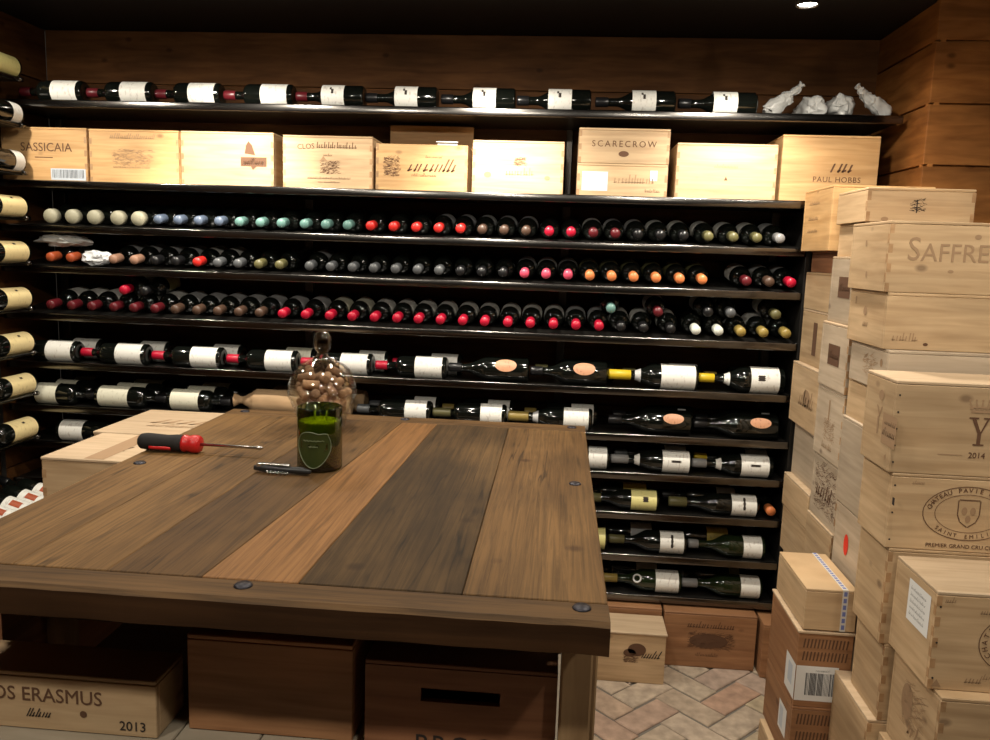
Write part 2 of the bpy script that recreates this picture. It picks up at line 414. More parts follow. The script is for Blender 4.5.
def bottle(label, loc, rot, kind='bordeaux', L=.30, R=.038, cap=None, lab=None, phi=90., lz=None, lw=240., glass='glass', group=None, capr=0., caplen=.16, oval=False, medal=None, collar=None, name='wine_bottle', motif=False, ring=False):
    t = thing(name, label, 'bottle', loc, rot, group)
    p, sh0, sh1, nr = shape(kind, L, R)
    def mk():
        bm = bmesh.new(); lathe(bm, p, 24); return to_mesh('bottle_glass', bm, M[glass])
    link('glass', cached(('g', kind, L, R, glass), mk), t)
    if cap:
        def mk():
            bm = bmesh.new(); z0 = L*(1-caplen); r = max(nr*1.18, capr)
            lathe(bm, [(nr*1.03, z0), (r*.98, z0+.002), (r, L*.985), (r*.93, L+.0015), (0, L+.002)], 20); return to_mesh('capsule', bm, CAP[cap])
        link('capsule', cached(('c', kind, L, R, cap, capr, caplen), mk), t)
    if lab:
        a, b = lz if lz else (.02, min(.02+.10, sh0-.01))
        def mk():
            bm = bmesh.new(); n = 22; r = R+.0005
            if oval:
                zc, hz, hp = (a+b)/2, (b-a)/2, radians(lw)/2
                cv = bm.verts.new((r*cos(radians(phi)), r*sin(radians(phi)), zc)); rings = []
                for q in (.5, 1.):
                    rings.append([bm.verts.new((r*cos(radians(phi)+q*hp*sin(2*pi*i/28)), r*sin(radians(phi)+q*hp*sin(2*pi*i/28)), zc+q*hz*cos(2*pi*i/28))) for i in range(28)])
                for i in range(28):
                    j = (i+1) % 28
                    bm.faces.new((cv, rings[0][i], rings[0][j])); bm.faces.new((rings[0][i], rings[1][i], rings[1][j], rings[0][j]))
            else:
                V = [[bm.verts.new((r*cos(radians(phi-lw/2+lw*i/n)), r*sin(radians(phi-lw/2+lw*i/n)), z)) for i in range(n+1)] for z in (a, b)]
                for i in range(n): bm.faces.new((V[0][i], V[0][i+1], V[1][i+1], V[1][i]))
            return to_mesh('label', bm, LAB[lab])
        lo = link('label', cached(('l', R, lab, phi, a, b, lw, oval), mk), t)
        if motif:                                                # dark emblem printed on the label
            def mk2():
                bm = bmesh.new(); r = R+.001; zc = (a+b)/2
                for (dz, dp, hz, hp) in motif if isinstance(motif, list) else [(0, 4, .012, 10)]:
                    V = [[bm.verts.new((r*cos(radians(phi+dp-hp+2*hp*i/6)), r*sin(radians(phi+dp-hp+2*hp*i/6)), zc+dz+z*(1 if i % 2 else .7))) for i in range(7)] for z in (-hz, hz)]
                    for i in range(6): bm.faces.new((V[0][i], V[0][i+1], V[1][i+1], V[1][i]))
                return to_mesh('emblem', bm, M['inkb'])
            link('emblem', cached(('m', R, phi, a, b, str(motif)), mk2), lo)
    if collar:
        def mk():
            bm = bmesh.new(); z0, z1 = sh0+(sh1-sh0)*.62, sh0+(sh1-sh0)*.97
            pts = [(r+.0007, z) for r, z in p if z0 <= z <= z1+.0001]
            lathe(bm, pts, 24); return to_mesh('neck_label', bm, LAB[collar])
        link('neck_label', cached(('k', kind, L, R, collar), mk), t)
    if ring:
        def mk():
            bm = bmesh.new(); ph = radians(phi); zc = sh0+(sh1-sh0)*.35; n = 20
            rr = 0
            for (r0, z0), (r1, z1) in zip(p, p[1:]):
                if z0 <= zc <= z1: rr = r0+(r1-r0)*(zc-z0)/(z1-z0)
            c = Vector((cos(ph), sin(ph), .3)).normalized(); a = Vector((-sin(ph), cos(ph), 0)); b = c.cross(a)
            o = Vector((rr*cos(ph), rr*sin(ph), zc)) + c*.004
            pts = [o + a*.014*cos(2*pi*i/n) + b*.014*sin(2*pi*i/n) for i in range(n+1)]
            tube(bm, pts, .0035, 6); return to_mesh('medallion', bm, M['coll'])
        link('medallion', mk(), t)
    return t

ORD = ['first', 'second', 'third', 'fourth', 'fifth', 'sixth', 'seventh', 'eighth', 'ninth', 'tenth', 'eleventh', 'twelfth', 'thirteenth', 'fourteenth', 'fifteenth', 'sixteenth', 'seventeenth', 'eighteenth', 'nineteenth', 'twentieth', 'twenty-first', 'twenty-second']

# ------------------------------------------------------------------ the setting
XL, XR, YB, ZC = -2.136, 1.15, 3.25, 2.34
YP = 2.765            # front of the right-hand pier
def planks_y(name, x0, x1, y, zs, mat, t=.02):
    bm = bmesh.new()
    for a, b in zip(zs, zs[1:]): box(bm, x0, x1, y, y+t, a+.003, b-.003, 0, .0015)
    box(bm, x0, x1, y+t*.7, y+t*1.5, zs[0], zs[-1])
    return struct(finish(name, bm, mat))
def planks_x(name, x, y0, y1, zs, mat, t=.02, s=1):
    bm = bmesh.new()
    for a, b in zip(zs, zs[1:]):
        xa, xb = sorted((x, x+s*t)); box(bm, xa, xb, y0, y1, a+.003, b-.003, 0, .0015)
    xa, xb = sorted((x+s*t*.7, x+s*t*1.5)); box(bm, xa, xb, y0, y1, zs[0], zs[-1])
    return struct(finish(name, bm, mat))
zs = [2.213-.193*k for k in range(12)][::-1]
zs = [0.] + [z for z in zs if z > .1] + [ZC]
zb = [0., .3, .6, .9, 1.2, 1.5, 1.8, 2.13, ZC]
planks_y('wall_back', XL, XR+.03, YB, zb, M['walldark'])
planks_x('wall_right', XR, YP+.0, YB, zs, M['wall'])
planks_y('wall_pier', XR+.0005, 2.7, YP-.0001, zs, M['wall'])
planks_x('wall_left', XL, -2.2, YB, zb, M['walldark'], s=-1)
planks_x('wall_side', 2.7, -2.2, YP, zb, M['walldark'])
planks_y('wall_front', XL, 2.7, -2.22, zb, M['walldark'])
bm = bmesh.new(); box(bm, XL-.03, 2.75, -2.25, YB+.03, ZC, ZC+.05); struct(finish('ceiling', bm, M['ceil']))
bm = bmesh.new()
box(bm, XL-.03, 2.75, -2.25, YB+.03, -.05, -.006, 1)
bl, bw, g = .225, .1075, .010                      # herringbone bricks laid on the diagonal
ca, sa = cos(radians(45)), sin(radians(45))
def put_brick(cx, cy, horiz):
    hx, hy = ((bl-g)/2, (bw-g)/2) if horiz else ((bw-g)/2, (bl-g)/2)
    X, Y = ca*cx - sa*cy, sa*cx + ca*cy
    X += .31; Y += 1.93
    if not (XL+.1 < X < 2.6 and -2.1 < Y < YB-.1): return
    vs = []
    j = [rnd.uniform(-.002, .002) for _ in range(8)]
    for z, k in ((-.02, 1.), (-.003, 1.), (0., .95)):
        for i, (a, b) in enumerate(((-1, -1), (1, -1), (1, 1), (-1, 1))):
            x, y = cx + a*(hx - (.004 if z == 0 else 0)) + j[i], cy + b*(hy - (.004 if z == 0 else 0)) + j[i+4]
            vs.append(bm.verts.new((ca*x - sa*y + .31, sa*x + ca*y + 1.93, z)))
    for r in (0, 4):
        for i in range(4): bm.faces.new((vs[r+i], vs[r+(i+1) % 4], vs[r+4+(i+1) % 4], vs[r+4+i]))
    bm.faces.new(vs[8:12])
u = bw
for i in range(-45, 46):
    for j in range(-45, 46):
        # classic herringbone on a unit grid: cells (i, j) with (i - j) mod 4 pair into bricks
        k = (i - j) % 4
        if k == 0: put_brick((i+1)*u, (j+.5)*u, True)
        elif k == 2: put_brick((i+.5)*u, (j)*u+u*.0+u*1.0, False) if False else None
        if k == 3: put_brick((i+.5)*u, (j+1)*u, False)
struct(finish('floor', bm, [M['brick'], M['mortar']]))

# ceiling spots: one shows at the top of the photograph, its neighbours stand in the same row
def ceiling_spot(label, x, y, z=2.205):
    t = thing('ceiling_spotlight', label, 'lamp', (x, y, z))
    bm = bmesh.new(); lathe(bm, [(.026, .002), (.029, 0), (.031, .002), (.031, .075), (.022, .085), (0, .085), (0, .080), (.020, .078), (.026, .07)], 28, closed=False); finish('housing', bm, M['rack'], t, True)
    bm = bmesh.new(); lathe(bm, [(0, .006), (.0255, .006), (.0255, .012), (0, .012)], 24); finish('lens', bm, M['lamp'], t, True)
    bm = bmesh.new(); tube(bm, [(0, 0, .084), (0, 0, ZC-z-.012)], .006, 10); lathe(bm, [(0, ZC-z-.012), (.03, ZC-z-.012), (.03, ZC-z-.0005), (0, ZC-z-.0005)], 20); finish('stem', bm, M['rack'], t, True)
    return t
ceiling_spot('small glowing white spotlight hanging from the black ceiling above the crates', .634, 2.36, 2.194)

# ------------------------------------------------------------------ the long wine rack
RX0, RX1, RXT = -2.12, .842, 1.125
LEV = {'top': 1.998, 'crate': 1.708, 'r1': 1.545, 'r2': 1.393, 'r3': 1.213, 'r4': 1.026, 'r5': .856, 'r6': .712, 'r7': .560, 'r8': .398, 'r9': .242}
YF = 2.90
TILT = radians(6.5)      # the three neck-out shelves slope down to the room
rack = thing('wine_rack', 'black metal wall rack of eleven long bottle shelves', 'rack', (0, 3.08, 0))
def rel(bm): bmesh.ops.translate(bm, verts=bm.verts[:], vec=(0, -3.08, 0)); return bm
for k, z in LEV.items():
    x1 = RXT if k in ('top', 'crate') else RX1
    bm = bmesh.new(); box(bm, RX0, x1, YF+.004, YB-.004, z-.014, z, 0, .001)
    if k in ('r1', 'r2', 'r3'): bmesh.ops.rotate(bm, verts=bm.verts[:], cent=(0, YF, z), matrix=Matrix.Rotation(TILT, 3, 'X'))
    s = finish('shelf', rel(bm), M['rack'], rack)
    bm = bmesh.new(); box(bm, RX0, x1, YF-.008, YF+.004, z-.022, z+.006, 0, .004, 3); finish('front_lip', rel(bm), M['lip'], s, True)
for x in (-2.08, -1.03, .008, .815):
    bm = bmesh.new(); box(bm, x-.016, x+.016, YB-.030, YB-.003, 0, 1.69, 0, .002); finish('upright', rel(bm), M['post'], rack)
bm = bmesh.new(); box(bm, RX1+.002, RX1+.022, YF-.005, YB-.003, 0, 1.68, 0, .002); finish('end_panel', rel(bm), M['rack'], rack)
for x in (-2.08, -.45, .008, 1.09):
    bm = bmesh.new(); box(bm, x-.012, x+.012, YB-.028, YB-.003, 1.709, 1.984, 0, .002); finish('upright', rel(bm), M['post'], rack)

OUT = (pi/2, 0, 0); OUTT = (pi/2+TILT, 0, 0)        # neck towards the room
def neck_out(rowname, phrase, z, data, default='bordeaux'):
    names = {}
    for x, cap, lab in data: names[cap] = names.get(cap, 0) + 1
    cnt = {}
    word = {'wine': 'wine red', 'rust': 'rusty red', 'crimson': 'crimson', 'black': 'black', 'silver': 'pale silver'}
    for x, cap, lab in data:
        cnt[cap] = cnt.get(cap, 0) + 1
        n = ORD[cnt[cap]-1] if names[cap] > 1 else 'only'
        lb = '%s %s capped bottle from left in the %s' % (n, word.get(cap, cap), phrase)
        if n == 'only': lb = 'only %s capped bottle in the %s' % (word.get(cap, cap), phrase)
        R = .0375
        bottle(lb, (x, YF+.306*cos(TILT), z+.0006+(R+.306*sin(TILT))/1.), OUTT, default, .305, R, cap, lab, 90., (.085, .178) if lab else None, 230., group='bottles in the ' + phrase, capr=.027 if cap == 'cream' else 0., caplen=.10 if cap == 'cream' else .17)
r1x = [-1.92, -1.835, -1.749, -1.658, -1.578, -1.50, -1.424, -1.346, -1.268, -1.19, -1.111, -1.032, -.945, -.866, -.785, -.7, -.616, -.533, -.451, -.371, -.292, -.213, -.134, -.051, .027, .106, .184, .263, .342, .423, .509, .595, .676, .754]
r1c = ['cream']*5 + ['blue']*4 + ['teal']*6 + ['red']*5 + ['brown']*3 + ['crimson']*2 + ['wine']*2 + ['black']*3 + ['olive']*3 + ['silver']
r1l = [None]*18 + ['grey']*5 + [None]*2 + ['white', 'grey', 'grey'] + ['white']*5 + ['grey']
neck_out('r1', 'neck-out row just under the crate shelf', LEV['r1'], list(zip(r1x, r1c, r1l)))
r2x = [-1.927, -1.848, -1.761, -1.68, -1.598, -1.519, -1.438, -1.354, -1.276, -1.198, -1.119, -1.04, -.927, -.848, -.766, -.687, -.606, -.525, -.446, -.368, -.290, -.212, -.134, -.056, .023, .101, .179, .257, .336, .419, .498, .652, .731, .805]
r2c = ['rust']*2 + ['white'] + ['peach']*2 + ['black']*2 + ['red'] + ['grey']*2 + ['olive']*2 + ['grey']*7 + ['black']*3 + ['pink']*3 + ['orange']*6 + ['wine', 'brown', 'crimson']
r2l = [None]*3 + ['grey', 'grey', 'grey', 'grey', 'white', 'white'] + [None]*3 + ['grey'] + [None]*9 + ['grey', 'white', 'grey'] + ['olive']*6 + ['white', 'grey', 'grey']
r2x.pop(2); r2c.pop(2); r2l.pop(2)
neck_out('r2', 'middle neck-out row, second below the crates', LEV['r2'], list(zip(r2x, r2c, r2l)))
r3x = [-1.935, -1.852, -1.772, -1.685, -1.606, -1.523, -1.444, -1.36, -1.279, -1.198, -1.118, -1.03, -.942, -.851, -.766, -.682, -.598, -.518, -.436, -.354, -.273, -.188, -.106, -.022, .06, .143, .222, .303, .399, .505, .585, .664, .743, .803+.018]
r3c = ['wine']*6 + ['brown']*5 + ['crimson']*15 + ['black']*3 + ['white']*2 + ['gold']*3
r3x[-1] = .803
r3x[-2] = .7245; r3x[-3] = .646; r3x[-4] = .567; r3x[-5] = .488
r3l = ['white']*6 + ['grey']*5 + ['grey', 'grey', 'cream', 'cream'] + ['white']*9 + ['grey', 'grey'] + ['white']*3 + [None]*2 + ['grey', 'white', 'grey']
neck_out('r3', 'lowest neck-out row above the sideways bottles', LEV['r3'], list(zip(r3x, r3c, r3l)))
# a few bottles lie in the hollows on top of that row
top_z = lambda xa, xb: LEV['r3'] + .0375 + sqrt(max(1e-5, (.0755)**2 - ((xb-xa)/2)**2)) + .001
for (i, cap, lab, lb) in ((3, 'crimson', 'white', 'red capped bottle laid on top of the lowest neck-out row, far left'),
                          (4, 'black', 'olive', 'dark bottle with dull brown label laid on top of lowest neck-out row, left'),
                          (25, 'teal', None, 'pale teal capped bottle laid on top of the last crimson caps'),
                          (27, 'wine', 'white', 'wine capped bottle with bright white label arc on top of black capped pair'),
                          (29, 'black', 'grey', 'dark bottle laid over the two white capped bottles, lowest neck-out row'),
                          (30, 'grey', 'grey', 'grey capped bottle laid between white capped and gold capped ones below'),
                          (32, 'olive', 'white', 'olive capped bottle laid over the last two gold capped bottles')):
    xa, xb = r3x[i], r3x[i+1]
    bottle(lb, ((xa+xb)/2, YF+.310*cos(TILT), top_z(xa, xb)+.310*sin(TILT)), OUTT, 'bordeaux', .305, .0375, cap, lab, 90., (.085, .178) if lab else None, 230., group='bottles lying on top of the lowest neck-out row', caplen=.17)

# sideways bottles
NL, NR = (0, -pi/2, 0), (0, pi/2, 0)
def side(label, base, z, neck='left', yo=.05, **k):
    R = k.pop('R', .041)
    phi = -62. if neck == 'left' else -118.
    return bottle(label, (base, YF+yo, z+R+.0006), NL if neck == 'left' else NR, R=R, phi=phi, **k)
Z = LEV
WB = 'highest shelf'
tops = [(-1.79, .25), (-1.524, .255), (-1.266, .25), (-.996, .26), (-.736, .25), (-.47, .26), (-.19, .265), (.076, .26), (.368, .275), (.646, .265)]
for i, (bx, L) in enumerate(tops):
    ex = dict(cap='wine' if i < 5 else 'black', lab='white')
    ex['lz'] = (.018, .115) if i < 4 else (.068, .150)
    if i >= 4: ex['motif'] = [(0, -8, .005, 12), (.007, 8, .004, 7)]
    bottle('%s bottle from left lying on the %s, %s' % (ORD[i], WB, 'plain white label' if i < 4 else 'white label with dark emblem'),
           (bx, YF+.05, Z['top']+.0416), NL, 'burgundy' if i >= 4 else 'bordeaux', L, .041, phi=-62., group='bottles lying on the highest shelf', **ex)

# first sideways shelf
W4 = 'first sideways shelf'
for i, (bx, L) in enumerate(((-1.855, .262), (-1.575, .268), (-1.277, .28), (-.985, .275), (-.695, .275), (-.412, .27))):
    side('%s white label bottle from left, front of %s' % (ORD[i], W4), bx, Z['r4'], L=L, cap='crimson', lab='white', lz=(.016, .118), group='white label bottles on the first sideways shelf')
    side('bottle lying behind %s white label bottle on the %s' % (ORD[i], W4), bx+.045, Z['r4'], yo=.145, L=.262 if i == 0 else L, cap='crimson', lab='white' if i != 3 else 'cream', lz=(.016, .118), group='second rank on the first sideways shelf')
side('left one of two copper oval label bottles on the first sideways shelf', -.105, Z['r4'], kind='champagne', L=.30, R=.046, cap='black', lab='copper', lz=(.045, .125), lw=62, oval=True, group='copper oval label bottles')
side('right one of two copper oval label bottles on the first sideways shelf', .183, Z['r4'], kind='champagne', L=.282, R=.046, cap='black', lab='copper', lz=(.045, .125), lw=62, oval=True, group='copper oval label bottles')
side('yellow capped bottle with bright white label on the first sideways shelf', .512, Z['r4'], kind='burgundy', L=.322, R=.046, cap='yellow', caplen=.25, lab='white', lz=(.012, .135), collar='grey')
side('rightmost bottle of first sideways shelf, large white label with dark emblem', .818, Z['r4'], kind='burgundy', L=.30, R=.048, cap='yellow', caplen=.18, lab='white', lz=(.022, .122), collar='white', motif=[(.014, -12, .014, 12)])
side('bottle with brown label lying behind copper oval pair on first sideways shelf', .215, Z['r4'], yo=.155, kind='bordeaux', L=.30, cap='olive', lab='copper', lz=(.05, .12), lw=60)
side('bottle lying behind the bright white label one beside copper ovals', .54, Z['r4'], yo=.155, kind='bordeaux', L=.29, cap='olive', lab='grey', lz=(.016, .118))
side('bottle lying behind the rightmost emblem label bottle of first sideways shelf', .835, Z['r4'], yo=.155, kind='bordeaux', L=.28, cap='gold', lab='yellow', lz=(.03, .13))

# second sideways shelf
W5 = 'second sideways shelf'
for i, (bx, L, lz) in enumerate(((-2.046, .25, (.022, .107)), (-1.787, .282, (.018, .138)), (-1.496, .245, (.018, .129)))):
    side('%s cream label bottle from left, front of %s, base to the left' % (ORD[i], W5), bx, Z['r5'], neck='right', L=L, cap='black', lab='cream', lz=lz, group='cream label bottles on the second sideways shelf')
    for j, yy in enumerate((.138, .226)):
        side('%s behind the %s cream label bottle on %s' % (('bottle lying', 'rearmost bottle')[j], ORD[i], W5), bx+.022*(j+1), Z['r5'], neck='right', yo=yy, L=.25 if i == 0 else L, cap='black', lab='cream', lz=lz, group='rear ranks on the second sideways shelf')
side('leftmost white label bottle seen right of the cork jar, second sideways shelf', -.467, Z['r5'], L=.285, cap='grey', lab='white', lz=(.016, .098))
side('olive capped bottle with white label above table edge, second sideways shelf', -.183, Z['r5'], L=.278, cap='olive', caplen=.24, lab='white', lz=(.016, .096))
side('gold capped white label bottle above the table back right corner', .137, Z['r5'], kind='burgundy', L=.312, cap='gold', caplen=.24, lab='white', lz=(.014, .106), collar='grey')
for i, (bx, s) in enumerate(((-.447, 'leftmost'), (-.160, 'olive capped'), (.160, 'gold capped'))):
    side('bottle behind the %s white label one on the second sideways shelf' % s, bx, Z['r5'], yo=.140, L=.278, cap='gold' if i else 'grey', lab='white', lz=(.016, .1), group='rear bottles right of the cork jar')
side('left one of two copper oval label bottles on the second sideways shelf', .498, Z['r5'], kind='champagne', L=.30, R=.046, cap='black', lab='copper', lz=(.03, .105), lw=50, oval=True, group='copper oval label bottles')
side('right one of two copper oval label bottles on the second sideways shelf', .81, Z['r5'], kind='champagne', L=.30, R=.046, cap='black', lab='copper', lz=(.03, .105), lw=50, oval=True, group='copper oval label bottles')
for i, bx in enumerate((.52, .83)):
    side('dark bottle lying behind %s copper oval bottle of second sideways shelf' % ('left', 'right')[i], bx, Z['r5'], yo=.15, kind='champagne', L=.30, R=.045, cap='black', lab='grey', lz=(.03, .06), lw=60)

# third sideways shelf
side('pale blue white label bottle at far left behind the lidded crates', -1.95, Z['r6'], neck='right', L=.285, cap='olive', lab='white', lz=(.018, .112))
side('white label bottle cut by the table corner, third sideways shelf', .21, Z['r6'], kind='burgundy', L=.29, cap='grey', lab='white', lz=(.012, .08))
side('middle white label bottle with grey neck, third sideways shelf right of table', .508, Z['r6'], kind='burgundy', L=.293, cap='silver', caplen=.22, lab='white', lz=(.008, .106), collar='white', motif=[(.0, -14, .02, 6)])
side('right white label bottle with grey neck, third sideways shelf right of table', .805, Z['r6'], kind='burgundy', L=.291, cap='silver', caplen=.18, lab='white', lz=(.018, .118), collar='white', motif=[(.0, -14, .02, 6)])
for i, bx in enumerate((.52, .822)):
    side('bottle lying behind %s grey necked bottle on the third sideways shelf' % ('middle', 'right')[i], bx, Z['r6'], yo=.14, kind='bordeaux', L=.285, cap='yellow' if i else 'grey', lab='grey', lz=(.02, .1))
# fourth
side('pale yellow label bottle with small dark square, fourth sideways shelf', .40, Z['r7'], kind='burgundy', L=.275, R=.0385, cap='olive', caplen=.22, lab='yellow', lz=(.010, .104), motif=[(-.006, -8, .011, 14)])
side('white label bottle with dark vertical writing on fourth sideways shelf', .764, Z['r7'], kind='burgundy', L=.325, R=.040, cap='olive', caplen=.20, lab='white', lz=(.010, .100), motif=[(.0, -4, .005, 34)])
bottle('orange capped bottle pointing outwards at the right end of fourth sideways shelf', (.806, YF+.318, Z['r7']+.0336), OUT, 'bordeaux', .305, .033, 'orange', None)
side('yellow label bottle lying behind the pale yellow label one', .372, Z['r7'], yo=.138, kind='bordeaux', L=.27, R=.039, cap='black', lab='mustard', lz=(.012, .10))
side('dark bottle lying behind the vertical writing label on fourth sideways shelf', .715, Z['r7'], yo=.138, kind='bordeaux', L=.29, R=.039, cap='black', lab='grey', lz=(.02, .09))
# fifth
side('pale yellow label bottle end beside the table edge, fifth sideways shelf', .218, Z['r8'], kind='burgundy', L=.28, R=.041, cap='black', lab='yellow', lz=(.010, .06))
side('olive capped white label bottle with vertical writing, fifth sideways shelf', .512, Z['r8'], kind='burgundy', L=.288, R=.042, cap='olive', caplen=.2, lab='white', lz=(.012, .100), motif=[(.0, -4, .005, 34)])
side('white capped green bottle with white label, fifth sideways shelf', .80, Z['r8'], kind='burgundy', L=.278, R=.042, cap='silver', caplen=.13, lab='white', lz=(.014, .082), glass='glassg')
side('brown label bottle lying behind the white capped green one, fifth sideways shelf', .70, Z['r8'], yo=.14, kind='bordeaux', L=.28, R=.040, cap='black', lab='mustard', lz=(.02, .1))
side('grey label bottle lying behind the olive capped one, fifth sideways shelf', .41, Z['r8'], yo=.14, kind='bordeaux', L=.28, R=.040, cap='black', lab='grey', lz=(.02, .1))
# lowest
side('gold capped bottle with round silver medallion on lowest shelf', .503, Z['r9'], kind='burgundy', L=.292, R=.042, cap='gold', caplen=.18, lab='white', lz=(.012, .098), glass='glassg', ring=True)
side('white capped green bottle with white label on lowest shelf', .80, Z['r9'], kind='burgundy', L=.294, R=.042, cap='silver', caplen=.2, lab='white', lz=(.010, .080), glass='glassg')
side('bottle with yellow green label lying behind the lowest shelf white capped one', .765, Z['r9'], yo=.14, kind='bordeaux', L=.285, R=.040, cap='grey', lab='olive', lz=(.03, .07))
side('grey label bottle lying behind the medallion bottle on lowest shelf', .44, Z['r9'], yo=.14, kind='bordeaux', L=.285, R=.040, cap='grey', lab='grey', lz=(.02, .1))

# ------------------------------------------------------------------ wrapped bottles and bags
def crumple(bm, amp, freq, seed, amp2=0, lift=None):
    o = Vector((seed*7.1, seed*3.3, seed*5.7))
    for v in bm.verts:
        n = noise.noise_vector(v.co*freq+o)*amp + noise.noise_vector(v.co*freq*3+o)*amp2
        v.co += n
def settle(bm, z0=0.):
    m = min(v.co.z for v in bm.verts); bmesh.ops.translate(bm, verts=bm.verts[:], vec=(0, 0, z0-m))
def wrapped_mesh(prof, seed, amp, n=28):
    bm = bmesh.new()
    P = []
    for (a, b) in zip(prof, prof[1:]):
        for k in range(5): P.append((a[0]+(b[0]-a[0])*k/5, a[1]+(b[1]-a[1])*k/5))
    P.append(prof[-1]); lathe(bm, P, n); crumple(bm, amp, 22, seed, amp*.6)
    return bm
WP = [(0, 0), (.030, .002), (.042, .02), (.043, .12), (.036, .15), (.021, .185), (.02, .23), (.012, .245), (.018, .262), (0, .27)]
def plastic(label, x, y, z, rot, seed, scale=1.):
    t = thing('plastic_wrapped_bottle', label, 'bottle', (x, y, z), (0, 0, 0), 'plastic wrapped bottles on the highest shelf')
    bm = wrapped_mesh(WP, seed, .017, 40)
    bmesh.ops.scale(bm, verts=bm.verts[:], vec=(scale,)*3)
    bmesh.ops.rotate(bm, verts=bm.verts[:], cent=(0, 0, 0), matrix=Matrix.Rotation(rot[2], 3, 'Z') @ Matrix.Rotation(rot[1], 3, 'Y'))
    settle(bm)
    finish('plastic_wrapping', bm, M['plastic'], t, True)
plastic('plastic wrapped bottle tilted up at the left of the wrapped four, highest shelf', .688, YF+.07, Z['top']+.001, (0, radians(50), radians(4)), 1, .60)
plastic('second plastic wrapped bottle from left, lying low on the highest shelf', .856, YF+.045, Z['top']+.001, (0, radians(88), radians(95)), 2, .86)
plastic('third plastic wrapped bottle from left, pointing back on the highest shelf', .946, YF+.045, Z['top']+.001, (0, radians(88), radians(88)), 3, .86)
plastic('rightmost plastic wrapped bottle, its crumpled end sticking up by the wall', 1.10, YF+.065, Z['top']+.001, (0, radians(-52), radians(5)), 4, .58)

def tissue(label, x0, y, z, L, R, seed):
    t = thing('paper_wrapped_bottle', label, 'bottle', (x0, y, z), group='paper wrapped bottles behind the cork jar')
    prof = [(0, 0), (.026, .002), (.015, .02), (.012, .032), (R*.6, .06), (R, .09), (R, L*.55), (R*.98, L*.9), (R*.8, L), (0, L)]
    bm = wrapped_mesh(prof, seed, .004)
    bmesh.ops.rotate(bm, verts=bm.verts[:], cent=(0, 0, 0), matrix=Matrix.Rotation(pi/2, 3, 'Y')); settle(bm)
    finish('tissue_wrapping', bm, M['kraft'], t, True)
tissue('front bottle wrapped in tan tissue, twisted end at left behind jar', -1.240, YF+.058, Z['r5']+.001, .46, .047, 11)
tissue('rear bottle wrapped in tan tissue, lying behind the front wrapped one', -1.19, YF+.17, Z['r5']+.001, .44, .047, 12)

def bag(name, label, x, y, z, sx, sy, sz, seed, mat):
    bm = bmesh.new(); bmesh.ops.create_icosphere(bm, subdivisions=4, radius=1.)
    for v in bm.verts:
        d = noise.noise_vector(v.co*2.2+Vector((seed, seed*2, 3)))*.35 + noise.noise_vector(v.co*6+Vector((seed, 1, 3)))*.12
        v.co += d; v.co = Vector((v.co.x*sx, v.co.y*sy, v.co.z*sz))
    settle(bm); o = finish(name, bm, mat, None, True, (x, y, z)); tag(o, label, 'bag'); return o
bag('plastic_bag', 'crumpled grey plastic bag lying on bottles at left of the middle neck-out row', -1.90, YF+.06, Z['r2']+.0765, .10, .045, .024, 3, M['plastic'])
bag('white_bag', 'crumpled white plastic bag between rusty and peach capped bottles, middle neck-out row', -1.765, YF+.035, Z['r2']+.0075, .056, .024, .026, 5, M['plasticw'])

# ------------------------------------------------------------------ crates on the rack
ZK = LEV['crate'] + .001
YC = 2.912
ink, inkl, inkb = M['ink'], M['inkl'], M['inkb']
def prn(c, face, fn, name='printed_logo', mats=None):
    p = Print(getattr(c, face)); fn(p); return p.done(name, mats or [ink, inkl, inkb], c.t)
GK = 'wooden crates on the rack'
c = crate('leftmost wooden crate on the rack, large serif name and pale barcode label', -2.105, -1.772, YC, YC+.26, ZK, 1.907, 'honey', group=GK)
def f(p):
    p.text('SASSICAIA', .175, .125, .044, mi=0, sx=1.0); p.rect(.13, .088, .20, .091)
prn(c, 'front', f)
def f(p):
    p.rect(.19, .008, .326, .050, 0)
    for i in range(24): p.rect(.196+i*.0052, .016, .196+i*.0052+rnd.choice((.0014, .0026)), .046, 1, .0009)
prn(c, 'front', f, 'barcode_label', [M['paperb'], M['bar']])
c = crate('second crate from left on the rack, faint script and square engraving', -1.762, -1.42, YC, YC+.26, ZK, 1.905, 'honey', group=GK)
def f(p):
    p.stipple(.085, .07, .235, .125, 200, 1, 5, .012); p.scribble(.09, .23, .058, .012, 1, 4)
prn(c, 'front', f)
prn(c, 'front', lambda p: p.scribble(.08, .25, .163, .020, 1, 3, .4), 'printed_name')
c = crate('third crate from left on the rack, brightly lit with small figure over dark plate', -1.41, -1.062, YC, YC+.26, ZK, 1.905, 'pine', group=GK)
def f(p):
    p.rect(.225, .075, .322, .108, 0); p.poly([(.24, .12), (.28, .115), (.268, .15), (.255, .165), (.245, .15)], 0)
    p.scribble(.235, .31, .082, .022, 3, 6, .3); p.poly([(.262, .075), (.285, .075), (.27, .062)], 0)
p_ = Print(c.front); f(p_)
p_.done('printed_logo', [ink, inkl, inkb, M['paper']], c.t)
c = crate('fourth crate from left on the rack, arched heading above a house engraving', -1.027, -.697, YC, YC+.26, ZK, 1.899, 'pine', group=GK)
def f(p):
    p.text('CLOS', .085, .150, .026, .06); p.scribble(.125, .265, .146, .022, 0, 8, .1); p.scribble(.15, .18, .118, .01, 0, 9)
    p.stipple(.135, .055, .205, .10, 170, 0, 10, .008); p.poly([(.135, .1), (.15, .118), (.165, .1)], 1)
    p.scribble(.09, .25, .037, .008, 0, 12); p.scribble(.13, .21, .024, .007, 0, 13)
prn(c, 'front', f)
